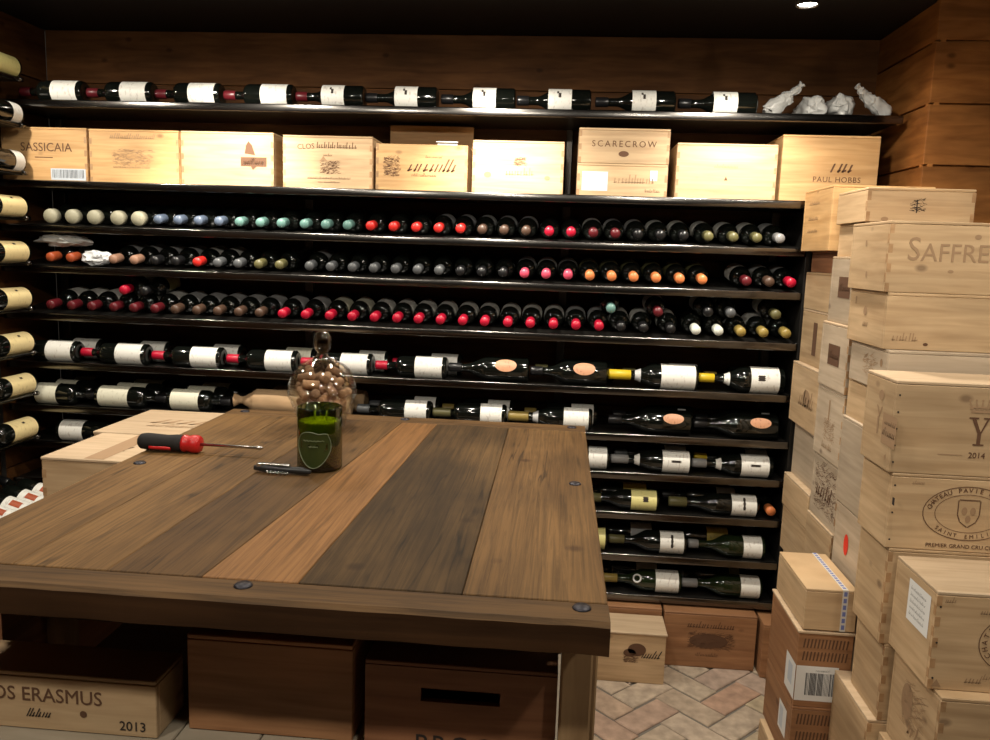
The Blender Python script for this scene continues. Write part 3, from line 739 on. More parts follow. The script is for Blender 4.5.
c = crate('fifth crate from left on the rack, open with its lid raised behind', -.684, -.352, YC, YC+.24, ZK, 1.884, 'honey', group=GK, open_lid=True)
def f(p):
    p.scribble(.115, .28, .072, .045, 0, 15, .5); p.scribble(.18, .24, .12, .01, 0, 16); p.scribble(.13, .22, .055, .012, 0, 17)
prn(c, 'front', f, 'printed_name')
prn(c, 'front', lambda p: p.stipple(.025, .055, .08, .12, 200, 0, 14, .009))
bm = bmesh.new(); box(bm, -.036, .036, -.001, 0., 0, .030); box(bm, -.040, .040, -.012, -.001, .026, .0275)
o = finish('folded_paper', bm, M['paper'], None, False, (-.43, YC+.03, 1.862)); tag(o, 'folded white paper poking out of the open crate on the rack', 'paper')
c = crate('sixth crate from left on the rack, glowing bright with crest above small name', -.334, -.01, YC, YC+.26, ZK, 1.896, 'pine', group=GK)
def f(p):
    p.stipple(.145, .100, .185, .128, 70, 0, 18, .008); p.scribble(.12, .215, .068, .026, 1, 19, .05)
    p.disc(.165, .112, .018, .010, 1)
prn(c, 'front', f)
for q_ in ((.055, .068, .013, .010), (.268, .060, .010, .008)): prn(c, 'front', lambda p: p.disc(*q_, 1), 'knot')
c2 = crate('lower of two stacked crates on the rack, pale blue stickers on both ends', .039, .355, YC, YC+.26, ZK, 1.825, 'pine', group=GK)
def f(p):
    p.scribble(.13, .27, .050, .03, 1, 20, .1); p.scribble(.24, .29, .02, .012, 0, 21, 0)
prn(c2, 'front', f)
for q_ in ((.018, .022, .108, .088), (.255, .06, .28, .095)): prn(c2, 'front', lambda p: p.rect(*q_), 'blue_sticker', [M['paperb']])
c = crate('upper of two stacked crates on the rack, spaced capitals over dark oval', .040, .356, YC, YC+.26, 1.826, 1.946, 'pine', group=GK)
def f(p):
    p.text('SCARECROW', .158, .066, .030, space=1.35); p.disc(.158, .033, .018, .010, 0)
prn(c, 'front', f)
c = crate('bright white-lit crate on the rack with tiny central print, beside rightmost crate', .383, .726, YC, YC+.26, ZK, 1.902, 'pine', group=GK)
def f(p): p.scribble(.13, .21, .110, .014, 1, 22); p.poly([(.166, .068), (.178, .068), (.172, .082)], 0)
prn(c, 'front', f)
c = crate('rightmost crate on the rack, tall, turned, signature above capital lettering',   .742, 1.068, YC+.008, YC+.27, ZK, 1.938, 'honey', rotz=radians(0), group=GK, joints=False)
def f(p):
    p.scribble(.165, .235, .105, .05, 0, 23, .4); p.text('PAUL HOBBS', .19, .080, .026, space=1.1); p.scribble(.16, .22, .05, .012, 0, 24)
prn(c, 'front', f)

# ------------------------------------------------------------------ crates on the floor under the rack
GF = 'crates on the floor under the rack'
c = crate('small crate on the brick floor beside table, red fruit picture, signature', .155, .425, 2.70, 2.845, .001, .190, 'pine', group=GF, lidmat='lidtop', overhang=.004, joints=False)
def f(p):
    p.disc(.170, .125, .032, .024, 0); p.disc(.145, .112, .022, .015, 0); p.stipple(.12, .075, .17, .11, 90, 0, 30, .01)
    p.scribble(.185, .245, .095, .030, 2, 31, .5)
prn(c, 'front', f)
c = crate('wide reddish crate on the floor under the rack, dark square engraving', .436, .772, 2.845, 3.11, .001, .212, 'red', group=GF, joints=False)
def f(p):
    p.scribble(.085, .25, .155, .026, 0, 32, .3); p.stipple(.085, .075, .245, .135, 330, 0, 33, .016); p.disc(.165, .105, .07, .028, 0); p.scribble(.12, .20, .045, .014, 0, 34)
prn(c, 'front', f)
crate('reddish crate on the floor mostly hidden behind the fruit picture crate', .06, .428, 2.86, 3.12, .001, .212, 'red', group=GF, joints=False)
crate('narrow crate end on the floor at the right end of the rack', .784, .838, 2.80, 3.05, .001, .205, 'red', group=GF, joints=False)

# ------------------------------------------------------------------ the pile of crates on the right
def stack(seq, y0, y1, where, group):
    out = {}
    for key, x0, w, za, zb, wd, lb, kw in seq:
        kw = dict(kw); dy0, dy1 = kw.pop('y', (y0, y1))
        out[key] = crate(lb, x0, x0+w, dy0, dy1, za+.0008, zb, wd, group=group, **kw)
    return out
GP = 'pile of wooden crates on the right'
# nearest stack
S1 = stack([
    ('d', .775, .36, .0, .215, 'pine', 'lowest crate of the nearest right stack, under the one with oval stamp', {}),
    ('c', .775, .36, .215, .44, 'pine', 'second lowest crate of the nearest right stack, at the picture bottom', {}),
    ('b', .790, .36, .44, .656, 'pine', 'crate with brown blot, directly under the nearest crate with round stamp', {'y': (1.55, 1.775)}),
    ('a', .774, .36, .656, .864, 'pine', 'nearest pale crate with round stamp and white sticker on its left end', {'nails': 3, 'lidmat': 'lidtop'}),
], 1.58, 1.775, '', GP)
def f(p):
    cx, cy = .163, .105
    p.ring(cx, cy, .075, .062, .0018); p.ring(cx, cy, .052, .042, .0012); p.arc('CHATEAU LA GRAVE', cx, cy, .063, .051, .015, pi/2, 4.2)
    p.stipple(cx-.03, cy-.025, cx+.03, cy+.025, 80, 0, 40, .008)
    p.scribble(.10, .2, .028, .012, 1, 41); p.scribble(.07, .1, .018, .018, 1, 42); p.scribble(.015, .035, .185, .012, 1, 43); p.scribble(.085, .16, .165, .014, 1, 44)
    p.poly([(.006, .006), (.016, .022), (.026, .006)], 1)
prn(S1['a'], 'front', f)
def f(p):
    p.rect(.072, .095, .172, .185, 0)
    for i in range(5): p.scribble(.082, .15, .165-.014*i, .008, 1, 45+i)
prn(S1['a'], 'left', f, 'paper_sticker', [M['paper'], M['bar']])
def f(p):
    p.disc(.085, .125, .026, .040, 1); p.stipple(.06, .07, .15, .17, 120, 1, 50, .022); p.scribble(.10, .17, .06, .04, 1, 51)
prn(S1['b'], 'left', f)
def f(p): p.rect(.105, .085, .2, .145, 0)
prn(S1['b'], 'front', f, 'printed_plate', [inkb])
# second stack
S2 = stack([
    ('f', .775, .36, .0, .20, 'pine', 'bottom crate of second right stack, off the picture bottom', {}),
    ('e', .752, .36, .20, .46, 'pine', 'jutting crate at the picture bottom with pale ledge, second right stack', {'y': (1.785, 2.012), 'lidmat': 'lidtop'}),
    ('d', .772, .36, .46, .648, 'pine', 'plain crate two below the oval shield crate in second right stack', {}),
    ('c', .758, .36, .648, .876, 'pine', 'plain brown crate directly under the oval shield crate', {}),
    ('p', .748, .36, .876, 1.049, 'pine', 'crate with large oval stamp round a shield, second right stack', {'nails': 3, 'joints': False}),
    ('y', .738, .365, 1.049, 1.255, 'pine', 'crate with crown, big serif letter and year, on top of second stack', {'nails': 5, 'joints': False, 'lidmat': 'lidtop'}),
], 1.785, 1.955, '', GP)
def serif_Y(p, u, v, h):
    w = h*.78; t = h*.13; s = h*.05
    p.poly([(u-w/2+.1*w, v+h), (u-w/2+.1*w+t, v+h), (u+t*.5, v+h*.42), (u-t*.5, v+h*.42)])
    p.poly([(u+w/2-.1*w-t*.55, v+h), (u+w/2-.1*w, v+h), (u+t*.5, v+h*.42), (u+t*.1, v+h*.42)], 0, .0006)
    p.rect(u-t*.5, v, u+t*.5, v+h*.42); p.rect(u-w*.24, v, u+w*.24, v+s, 0, .0007)
    p.rect(u-w*.5, v+h-s, u-w*.08, v+h, 0, .0007); p.rect(u+w*.12, v+h-s, u+w*.5, v+h, 0, .0007)
def crown(p, u, v, w, mi=1):
    p.rect(u-w*.42, v, u+w*.42, v+w*.12, mi)
    for i in range(5):
        a = u+(i-2)*w*.2; k = (i-2)*w*.06
        p.poly([(a-w*.07, v+w*.14), (a+w*.07, v+w*.14), (a+k+w*.015, v+w*.5), (a+k-w*.015, v+w*.5)], mi)
        p.disc(a+k, v+w*.53, w*.045, w*.045, mi, 10, .0006)
    p.rect(u-w*.38, v+w*.2, u+w*.38, v+w*.26, mi, .0007)
def f(p):
    serif_Y(p, .182, .070, .062); crown(p, .182, .142, .052, 1)
    p.text('2014', .182, .047, .018); p.rect(.10, .046, .152, .0475, 1); p.rect(.212, .046, .264, .0475, 1)
prn(S2['y'], 'front', f)
def f(p):
    p.rect(.115, .055, .19, .125, 1); p.scribble(.12, .18, .075, .02, 0, 60); p.scribble(.125, .18, .1, .012, 0, 61)
    p.rect(.085, .07, .092, .11, 1); p.poly([(.075, .135), (.093, .11), (.097, .11), (.082, .135)], 1); p.poly([(.108, .135), (.093, .11), (.089, .11), (.102, .135)], 1, .0007)
    p.disc(.095, .16, .014, .012, 1); p.poly([(.14, .03), (.15, .036), (.145, .02)], 1)
prn(S2['y'], 'left', f)
def f(p):
    cx, cy = .170, .088
    p.ring(cx, cy, .098, .062, .0018); p.ring(cx, cy, .072, .044, .0012)
    p.arc('CHATEAU PAVIE MACQUIN', cx, cy, .085, .053, .0145, pi/2, 2.7); p.arc('SAINT EMILION', cx, cy, .085, .053, .0125, -pi/2, 1.7, 0, True)
    sh = [(-.022, .03), (.022, .03), (.022, -.002), (.016, -.018), (0, -.03), (-.016, -.018), (-.022, -.002)]
    for (a, b), (c_, d_) in zip(sh, sh[1:]+sh[:1]):
        n = Vector((d_-b, a-c_)).normalized()*.0022
        p.poly([(cx+a, cy+b), (cx+c_, cy+d_), (cx+c_-n.x, cy+d_-n.y), (cx+a-n.x, cy+b-n.y)])
    p.disc(cx-.009, cy+.006, .006, .009, 1); p.disc(cx+.009, cy+.006, .006, .009, 1); p.disc(cx, cy-.012, .006, .008, 1)
    p.text('PREMIER GRAND CRU CLASSE', cx, .012, .0125); p.scribble(.045, .07, .15, .008, 1, 62)
prn(S2['p'], 'front', f)
def f(p): p.rect(.185, .105, .197, .122, 0)
prn(S2['p'], 'left', f, 'printed_mark', [inkb])
def f(p): p.scribble(.03, .045, .03, .03, 2, 63)
prn(S2['e'], 'front', f)
# third stack
S3 = stack([
    ('h', .83, .34, .0, .31, 'grey', 'bottom crate of third right stack, hidden low down', {}),
    ('g', .83, .34, .31, .60, 'grey', 'low crate of third right stack, behind the strapped narrow box', {}),
    ('f', .815, .34, .60, .84, 'grey', 'grey crate carrying the red sticker, low in third right stack', {}),
    ('e', .808, .34, .84, 1.083, 'grey', 'grey crate with a pale ledge, above the red sticker crate', {}),
    ('d', .815, .34, 1.083, 1.19, 'pine', 'thin crate hidden behind the crown crate in third right stack', {'joints': False}),
    ('c', .806, .345, 1.19, 1.297, 'grey', 'shaded jutting crate two below the topmost serif name crate', {'y': (2.012, 2.27), 'joints': False}),
    ('b', .797, .35, 1.297, 1.437, 'pine', 'plain crate with faint mark, just under the topmost serif name crate', {'joints': False}),
    ('a', .787, .36, 1.437, 1.610, 'pine', 'topmost crate of third right stack with large brown serif name', {}),
], 2.035, 2.29, '', GP)
def f(p):
    p.text('S', .060, .103, .080, mi=0, sx=.9); p.text('AFFREDI', .186, .096, .062, mi=0, sx=.95)
    p.disc(.205, .138, .008, .006, 0); p.disc(.150, .054, .007, .004, 0)
p_ = Print(S3['a'].front); f(p_); p_.done('printed_name', [M['inkl'], ink], S3['a'].t)
def f(p): p.disc(.11, .12, .006, .008, 1); p.disc(.13, .04, .006, .008, 1)
prn(S3['a'], 'left', f)
def f(p): p.scribble(.02, .075, .022, .02, 1, 70, .1); p.disc(.1, .015, .006, .004, 0)
prn(S3['b'], 'front', f)
def f(p): p.disc(.12, .085, .012, .012, 1); p.scribble(.11, .14, .045, .02, 1, 71); p.rect(.045, .10, .055, .12, 1)
prn(S3['b'], 'left', f)
def f(p): p.stipple(.09, .03, .17, .08, 60, 1, 72, .02); p.disc(.215, .07, .008, .01, 1)
prn(S3['c'], 'left', f)
def f(p): p.disc(.10, .135, .017, .03, 0, 20, .001)
prn(S3['f'], 'left', f, 'red_sticker', [M['redsticker']])
# fourth stack
S4 = stack([
    ('h', .845, .33, .0, .25, 'pine', 'bottom crate of fourth right stack, hidden low down', {}),
    ('g', .845, .33, .25, .50, 'pine', 'second lowest crate of fourth right stack, hidden low down', {}),
    ('f', .822, .33, .50, .716, 'pine', 'jutting honey crate with pale ledge, under the dark artwork crate', {'lidmat': 'lidtop'}),
    ('e', .828, .33, .716, .915, 'grey', 'crate end covered in dark brown artwork, fourth right stack', {}),
    ('d', .822, .33, .915, 1.131, 'grey', 'greyish crate end with faint tower print, above the dark artwork crate', {}),
    ('c', .818, .33, 1.131, 1.327, 'grey', 'lower crate with small brown plate, fourth right stack', {'lidmat': 'lidtop'}),
    ('b', .830, .33, 1.327, 1.524, 'grey', 'upper crate with small brown plate, third from top of fourth stack', {'lidmat': 'lidtop'}),
    ('a2', .842, .33, 1.524, 1.620, 'pine', 'thin pale crate right under the brightest crate, fourth right stack', {'joints': False}),
    ('a', .830, .285, 1.620, 1.714, 'pine', 'thin brightly lit crate with small dark crest, top of fourth stack', {}),
], 2.325, 2.565, '', GP)
def f(p):
    p.rect(.131, .026, .134, .062, 2); p.stipple(.113, .03, .152, .062, 60, 2, 80, .007); p.disc(.05, .008, .01, .006, 1)
prn(S4['a'], 'front', f)
for k, (u0, v0) in (('b', (.075, .075)), ('c', (.075, .07))):
    def f(p):
        p.rect(u0, v0, u0+.10, v0+.062, 0); p.scribble(u0+.01, u0+.09, v0+.02, .022, 1, 81)
    prn(S4[k], 'left', f, 'printed_plate')
def f(p):
    p.stipple(.08, .06, .17, .12, 120, 1, 82, .014); p.rect(.115, .12, .125, .18, 1); p.scribble(.08, .16, .03, .02, 1, 83)
prn(S4['d'], 'left', f)
def f(p):
    p.stipple(.03, .03, .21, .17, 260, 0, 84, .022); p.scribble(.05, .19, .07, .05, 0, 85)
prn(S4['e'], 'left', f)
# fifth stack, against the rack
S5 = stack([
    ('j', .85, .28, .0, .24, 'pine', 'bottom crate of the fifth stack against the rack', {'joints': False}),
    ('i', .85, .28, .24, .48, 'pine', 'second lowest crate of the fifth stack against the rack', {'joints': False}),
    ('h', .836, .29, .48, .642, 'pine', 'pale crate under the ledge crate, fifth stack against the rack', {'joints': False}),
    ('g', .830, .29, .642, .758, 'pine', 'thin crate with bright ledge low in the fifth stack against rack', {'joints': False, 'lidmat': 'lidtop'}),
    ('f', .853, .28, .758, .953, 'grey', 'recessed grey crate between two jutting ones, fifth stack', {'joints': False}),
    ('e', .828, .29, .953, 1.161, 'pine', 'crate with reddish stamp on its end, fifth stack against the rack', {'joints': False, 'lidmat': 'lidtop'}),
    ('d', .847, .28, 1.161, 1.346, 'pine', 'crate with upright brown strip on its end, fifth stack', {'joints': True, 'lidmat': 'lidtop'}),
    ('c', .846, .28, 1.346, 1.471, 'pine', 'plain pale crate third from top of the fifth stack', {'joints': False}),
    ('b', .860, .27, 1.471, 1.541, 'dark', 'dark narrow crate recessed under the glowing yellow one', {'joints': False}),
    ('a', .820, .30, 1.541, 1.742, 'honey', 'glowing yellow crate on top of the fifth stack beside the rack', {'joints': False}),
], 2.585, 2.875, '', GP)
def f(p): p.scribble(.10, .24, .07, .06, 1, 90); p.disc(.18, .10, .04, .03, 1)
prn(S5['e'], 'left', f)
def f(p): p.rect(.13, .035, .17, .145, 0)
prn(S5['d'], 'left', f, 'printed_strip')
def f(p):
    for v in (.06, .1, .15): p.scribble(.06, .16, v, .012, 1, 91)
prn(S5['a'], 'left', f)
# narrow stack in front with the strapped box
SX = stack([
    ('d', .640, .125, .0, .168, 'pine', 'bottom narrow crate under the barcode crates at picture bottom', {'y': (2.0, 2.25)}),
    ('c', .655, .138, .168, .348, 'red', 'lower reddish crate with rows of dark dashes, narrow front stack', {'joints': False}),
    ('b', .655, .138, .348, .560, 'red', 'upper reddish crate with dash rows and big white barcode label', {'joints': False, 'lidmat': 'lidtop', 'overhang': .003}),
    ('a', .663, .130, .563, .675, 'pine', 'narrow pale box with blue printed strap on top of barcode crate', {'joints': False}),
], 2.015, 2.275, '', GP)
def f(p):
    for r in range(2):
        for i in range(13): p.poly([(.012+i*.009, .165-r*.035), (.016+i*.009, .165-r*.035), (.019+i*.009, .19-r*.035), (.015+i*.009, .19-r*.035)])
prn(SX['b'], 'front', f, 'dash_print')
def f(p):
    for r in range(2):
        for i in range(13): p.poly([(.012+i*.009, .13-r*.05), (.016+i*.009, .13-r*.05), (.019+i*.009, .16-r*.05), (.015+i*.009, .16-r*.05)])
prn(SX['c'], 'front', f, 'dash_print')
def f(p):
    p.rect(.001, .018, .108, .115, 0)
    for i in range(22):
        p.rect(.026+i*.0034, .034, .026+i*.0034+rnd.choice((.0012, .0024)), .096, 1, .0009)
    p.scribble(.05, .085, .1, .008, 1, 95)
prn(SX['b'], 'front', f, 'barcode_label', [M['paper'], M['bar']])
def f(p):
    p.rect(.175, .018, .259, .115, 0); p.rect(.20, .045, .235, .10, 1, .0009)
prn(SX['b'], 'left', f, 'barcode_label', [M['paper'], M['paperb']])
def f(p): p.rect(.15, .06, .22, .14, 0); p.rect(.16, .07, .19, .13, 1, .0009)
prn(SX['c'], 'left', f, 'paper_label', [M['paper'], M['paperb']])
t = SX['a'].t
bm = bmesh.new(); W, D, H = SX['a'].W, SX['a'].D, SX['a'].h
box(bm, .026, .040, -D-.0012, D+.0012, H, H+.0012); box(bm, .026, .040, -D-.0014, -D-.0001, 0, H+.0012)
for i in range(16):
    v = -D+.008+i*.0162; box(bm, .029, .037, v, v+.010, H+.0012, H+.0016, 1)
for i in range(6): box(bm, .029, .037, -D-.0018, -D-.0014, .006+i*.018, .018+i*.018, 1)
finish('strap', bm, [M['tape'], M['bluetape']], t)

# ------------------------------------------------------------------ the table
TX0, TX1, TY0, TY1, TZ = -.888, .08, .945, 2.115, 1.05
TH = .043
tb = thing('plank_table', 'heavy reclaimed plank work table with bolted cross boards', 'table', (-.4, 1.52, 0))
def trel(bm): bmesh.ops.translate(bm, verts=bm.verts[:], vec=(.4, -1.52, 0)); return bm
def plank(xf0, xb0, xf1, xb1, mat, y0=1.006, y1=2.044):
    bm = bmesh.new(); gp = .0004
    vs = [bm.verts.new(q) for q in ((xf0+gp, y0, TZ-TH), (xf1-gp, y0, TZ-TH), (xb1-gp, y1, TZ-TH), (xb0+gp, y1, TZ-TH), (xf0+gp, y0, TZ), (xf1-gp, y0, TZ), (xb1-gp, y1, TZ), (xb0+gp, y1, TZ))]
    for q in ((0, 3, 2, 1), (4, 5, 6, 7), (0, 1, 5, 4), (1, 2, 6, 5), (2, 3, 7, 6), (3, 0, 4, 7)): bm.faces.new([vs[i] for i in q])
    bmesh.ops.bevel(bm, geom=bm.edges[:], offset=.0012, segments=1, affect='EDGES')
    finish('plank', trel(bm), mat, tb)
plank(TX0, TX0, -.745, -.72, M['plank_tan'])
plank(-.745, -.72, -.608, -.575, M['plank_tan'])
plank(-.608, -.575, -.472, -.402, M['plank_brown'])
plank(-.472, -.402, -.337, -.309, M['plank_orange'])
plank(-.337, -.309, -.113, -.120, M['plank_grey'])
plank(-.113, -.120, TX1, TX1, M['plank_tan'])
def rough_board(y0, y1):
    bm = bmesh.new(); n = 40
    rows = []
    for i in range(n+1):
        x = TX0 + (TX1-TX0)*i/n; k = noise.noise(Vector((x*14, y0, 0)))*.004; k2 = noise.noise(Vector((x*9, y0, 5)))*.003
        ya = y0 + (k if y0 < 1.2 else 0); yb = y1 + (k if y1 > 2.1 else 0)
        rows.append([bm.verts.new(q) for q in ((x, ya+k2, TZ-TH), (x, ya, TZ-.006), (x, ya+.006, TZ), (x, yb-.003, TZ), (x, yb, TZ-.003), (x, yb, TZ-TH))])
    for A, B in zip(rows, rows[1:]):
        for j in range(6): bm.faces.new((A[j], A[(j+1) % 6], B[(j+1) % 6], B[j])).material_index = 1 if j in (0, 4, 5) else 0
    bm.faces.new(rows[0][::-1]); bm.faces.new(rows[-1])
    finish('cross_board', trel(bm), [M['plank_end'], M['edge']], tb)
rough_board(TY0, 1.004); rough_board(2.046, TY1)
for (x, y) in ((-.405, .985), (.045, .986), (-.845, .985), (-.845, 1.532), (.045, 1.555), (-.402, 2.083), (.045, 2.085), (-.845, 2.083)):
    bm = bmesh.new(); lathe(bm, [(.0125, TZ-.001), (.0125, TZ+.001), (.010, TZ+.0032), (0, TZ+.004)], 18)
    bmesh.ops.translate(bm, verts=bm.verts[:], vec=(x, y, 0)); finish('bolt', trel(bm), M['bolt'], tb, True)
for (x, y) in ((.024, 1.055), (.0355, 1.125), (.024, 2.0), (-.884, 1.25), (-.884, 2.0)):
    bm = bmesh.new(); box(bm, x, x+.044, y, y+.05, 0, TZ-TH-.0005, 0, .003); finish('leg', trel(bm), M['leg'], tb)
bm = bmesh.new()
box(bm, -.815, .0235, 1.10, 1.118, .925, TZ-TH-.0005); finish('apron', trel(bm), M['plank_brown'], tb)
bm = bmesh.new(); box(bm, -.815, .0235, 1.955, 1.972, .93, TZ-TH-.0005)
finish('apron', trel(bm), M['plank_brown'], tb)
bm = bmesh.new(); box(bm, -.882, .062, 1.978, 1.996, .60, TZ-TH-.0005); finish('back_light_block', trel(bm), M['pine_dark'], tb)  # added board, no known table part: keeps the view under the top dark
bm = bmesh.new(); box(bm, -.884, -.868, 1.302, 1.977, .60, TZ-TH-.0005); box(bm, -.884, -.868, 1.140, 1.2495, .60, TZ-TH-.0005); finish('side_light_block', trel(bm), M['pine_dark'], tb)  # added boards that stop light leaking under the table from the left
bm = bmesh.new(); box(bm, -.815, -.545, 1.0, 2.0, .752, .770, 0, .002); box(bm, -.543, -.42, 1.0, 2.0, .752, .770, 0, .002); box(bm, -.418, -.276, 1.0, 2.0, .752, .770, 0, .002)
finish('shelf', trel(bm), M['ply'], tb)
bm = bmesh.new(); box(bm, -.830, .066, 1.106, 1.999, .58, .598, 0, .002); finish('shelf', trel(bm), M['ply'], tb)
bm = bmesh.new()
box(bm, -.8155, -.785, 1.02, 1.05, .598, .7519); box(bm, -.30, -.277, 1.02, 1.05, .598, .7519); box(bm, -.86, .066, 1.0, 1.054, .58, .598)
box(bm, -.30, -.277, 1.95, 1.98, .598, .7519); box(bm, -.8155, -.785, 1.95, 1.98, .598, .7519)
finish('shelf_support', trel(bm), M['leg'], tb)

# crates stored under the table
GT = 'crates stored under the table'
c = crate('thin crate with dark capital lettering and a year under the table', -.885, -.567, 1.052, 1.138, .771, .862, 'pine', group=GT, joints=False)
def f(p):
    p.text('CLOS ERASMUS', .130, .055, .031, sx=.98); p.disc(.205, .030, .0055, .0055, 0); p.scribble(.115, .150, .020, .014, 2, 100, .5)
prn(c, 'front', f, 'printed_name')
def f(p): p.text('2013', .281, .016, .021, mi=2)
prn(c, 'front', f, 'printed_year')
crate('reddish brown crate with darker grain under middle of the table', -.533, -.268, 1.082, 1.098, .771, .925, 'dark', group=GT, joints=False) if False else None
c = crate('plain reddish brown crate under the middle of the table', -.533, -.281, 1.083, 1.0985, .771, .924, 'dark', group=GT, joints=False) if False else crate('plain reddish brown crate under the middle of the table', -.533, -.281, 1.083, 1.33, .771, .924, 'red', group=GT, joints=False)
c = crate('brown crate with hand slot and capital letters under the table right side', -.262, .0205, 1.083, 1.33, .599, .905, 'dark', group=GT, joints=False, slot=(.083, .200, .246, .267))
def f(p): p.text('BROOK', .150, .178, .040, mi=2, space=1.15)
prn(c, 'front', f, 'printed_name')

# lidded crates standing left of the table
GL = 'crates stacked left of the table'
def left_stack(x0, x1, y0, y1, names, w):
    zt = [.0, .2, .4, .6, .79, .98]
    for i in range(5):
        c = crate(names[i], x0, x1, y0, y1, zt[i]+.0008, zt[i+1], w, group=GL, lidmat='lidtop', joints=i == 4, overhang=.002 if i == 4 else 0)
    return c
E1 = left_stack(-1.228, -.905, 1.78, 2.04, ['bottom crate of the nearer stack left of the table', 'second crate up in nearer stack left of table', 'middle crate of the nearer stack left of the table', 'crate under the striped lid in nearer stack left of table', 'pale lidded crate with brown stripe across lid, left of the table'], 'pine')
E2 = left_stack(-1.262, -.915, 2.055, 2.365, ['bottom crate of the farther stack left of the table', 'second crate up in farther stack left of table', 'middle crate of the farther stack left of the table', 'crate under the printed lid in farther stack left of table', 'pale lidded crate with brown print on lid, farther left of the table'], 'pine')
def f(p): p.poly([(.105, .002), (.155, .002), (.155, .258), (.105, .258)], 1, .0006); p.scribble(.118, .15, .08, .05, 0, 110); p.scribble(.118, .15, .16, .05, 0, 111)
prn(E1, 'top', f)
def f(p): p.scribble(.09, .30, .13, .09, 1, 112, .6); p.scribble(.1, .29, .09, .04, 1, 113, .6)
prn(E2, 'top', f)

# ------------------------------------------------------------------ things on the table
T0 = TZ + .0006
# screwdriver
sd = thing('screwdriver', 'red and charcoal handled screwdriver lying on the plank table', 'screwdriver', (-.900, 1.633, T0+.0202), (0, 0, 0))
sd.rotation_euler = (0, radians(90+.3), radians(-.5))
bm = bmesh.new(); lathe(bm, [(0, 0), (.012, .001), (.0165, .006), (.0185, .018), (.0175, .045), (.0165, .065), (.0185, .085), (.018, .100), (.016, .1005), (0, .1005)], 24); finish('grip', bm, M['grip'], sd, True)
bm = bmesh.new(); lathe(bm, [(0, .1006), (.0185, .1006), (.0192, .106), (.0165, .112), (.0195, .120), (.0195, .132), (.0165, .138), (.006, .1385), (0, .1385)], 24); finish('collar', bm, M['redplastic'], sd, True)
bm = bmesh.new()
for s in (-1, 1):
    pts = []
    for i in range(9): pts.append((.009, s*.0125*1.12, .03+i*.006))
    tube(bm, pts, .0045, 8)
finish('grip_inlay', bm, M['redplastic'], sd, True)
bm = bmesh.new(); lathe(bm, [(0, .1386), (.0033, .1386), (.0033, .262), (.0042, .264), (.0042, .272), (.002, .277), (0, .277)], 14); finish('shaft', bm, M['steel'], sd, True)
# waiter's corkscrew
cs = thing('corkscrew', 'black folding waiter corkscrew lying beside the green candle', 'corkscrew', (-.597, 1.517, T0), (0, 0, radians(-4)))
bm = bmesh.new(); pts = [(0, 0, .008), (.02, 0, .009), (.06, 0, .0085), (.10, 0, .0085), (.118, 0, .007)]
tube(bm, pts, [.005, .0075, .0065, .0075, .004], 12); finish('handle', bm, M['black'], cs, True)
bm = bmesh.new(); box(bm, .010, .075, -.005, .005, .0162, .0195, 0, .001); box(bm, .006, .016, -.005, .005, .010, .0192, 0, .001); finish('lever', bm, M['steel'], cs)
bm = bmesh.new(); tube(bm, [(.030+i*.0012, -.0125+.003*cos(i*.9), .0045+.003*sin(i*.9)) for i in range(40)], .0012, 6); finish('worm', bm, M['steel'], cs, True)
bm = bmesh.new(); box(bm, .012, .050, .009, .0105, .003, .012, 0, .0005); finish('foil_blade', bm, M['steel'], cs)
# candle in a cut bottle
cd = thing('candle', 'green candle in a cut bottle glass with shield outline', 'candle', (-.480, 1.572, T0))
bm = bmesh.new(); R = .0455
lathe(bm, [(0, 0), (R-.004, 0), (R, .004), (R, .128), (R-.0015, .130), (R-.003, .128), (R-.003, .008), (0, .008)], 40); finish('glass', bm, M['green_clear'], cd, True)
bm = bmesh.new(); lathe(bm, [(0, .0088), (R-.0038, .0088), (R-.0038, .098), (R-.006, .100), (0, .100)], 40); finish('wax', bm, M['wax'], cd, True)
for s in (-.011, .013):
    bm = bmesh.new(); tube(bm, [(s, 0, .0995), (s+.001, 0, .112), (s+.001, .001, .120)], .0018, 8); finish('wick', bm, M['paper'], cd, True)
def on_glass(u, v, r): return (r*sin(u/R), -r*cos(u/R), v)
outline = []
for i in range(48):
    a = 2*pi*i/48; x = .036*cos(a); y = sin(a)
    z = .056 + (.034*y if y > 0 else .046*y)
    if y > .55: z = .056+.034*.55+.012*(y-.55)+.004*abs(cos(2.5*a+pi/2)); 
    outline.append((x*(1 if y > -.2 else 1-.28*(-y-.2)), z))
bm = bmesh.new()
cv = bm.verts.new(on_glass(0, .055, R+.0007)); vs = []
mid = [bm.verts.new(on_glass(x*.5, .055+(z-.055)*.5, R+.0007)) for x, z in outline]
vs = [bm.verts.new(on_glass(x*.97, .055+(z-.055)*.97, R+.0006)) for x, z in outline]
for i in range(48):
    j = (i+1) % 48; bm.faces.new((cv, mid[i], mid[j])); bm.faces.new((mid[i], vs[i], vs[j], mid[j]))
sh = finish('shield_label', bm, M['shield'], cd, True)
bm = bmesh.new(); pr = [on_glass(x, z, R+.0011) for x, z in outline]; tube(bm, pr+[pr[0]], .0008, 6)
for k, (v, w) in enumerate(((.066, .022), (.054, .009))):
    tube(bm, [on_glass(-w+2*w*i/14, v+.0016*sin(i*2.6), R+.0012) for i in range(15)], .0006, 5)
finish('shield_outline', bm, M['etched'], sh, True)
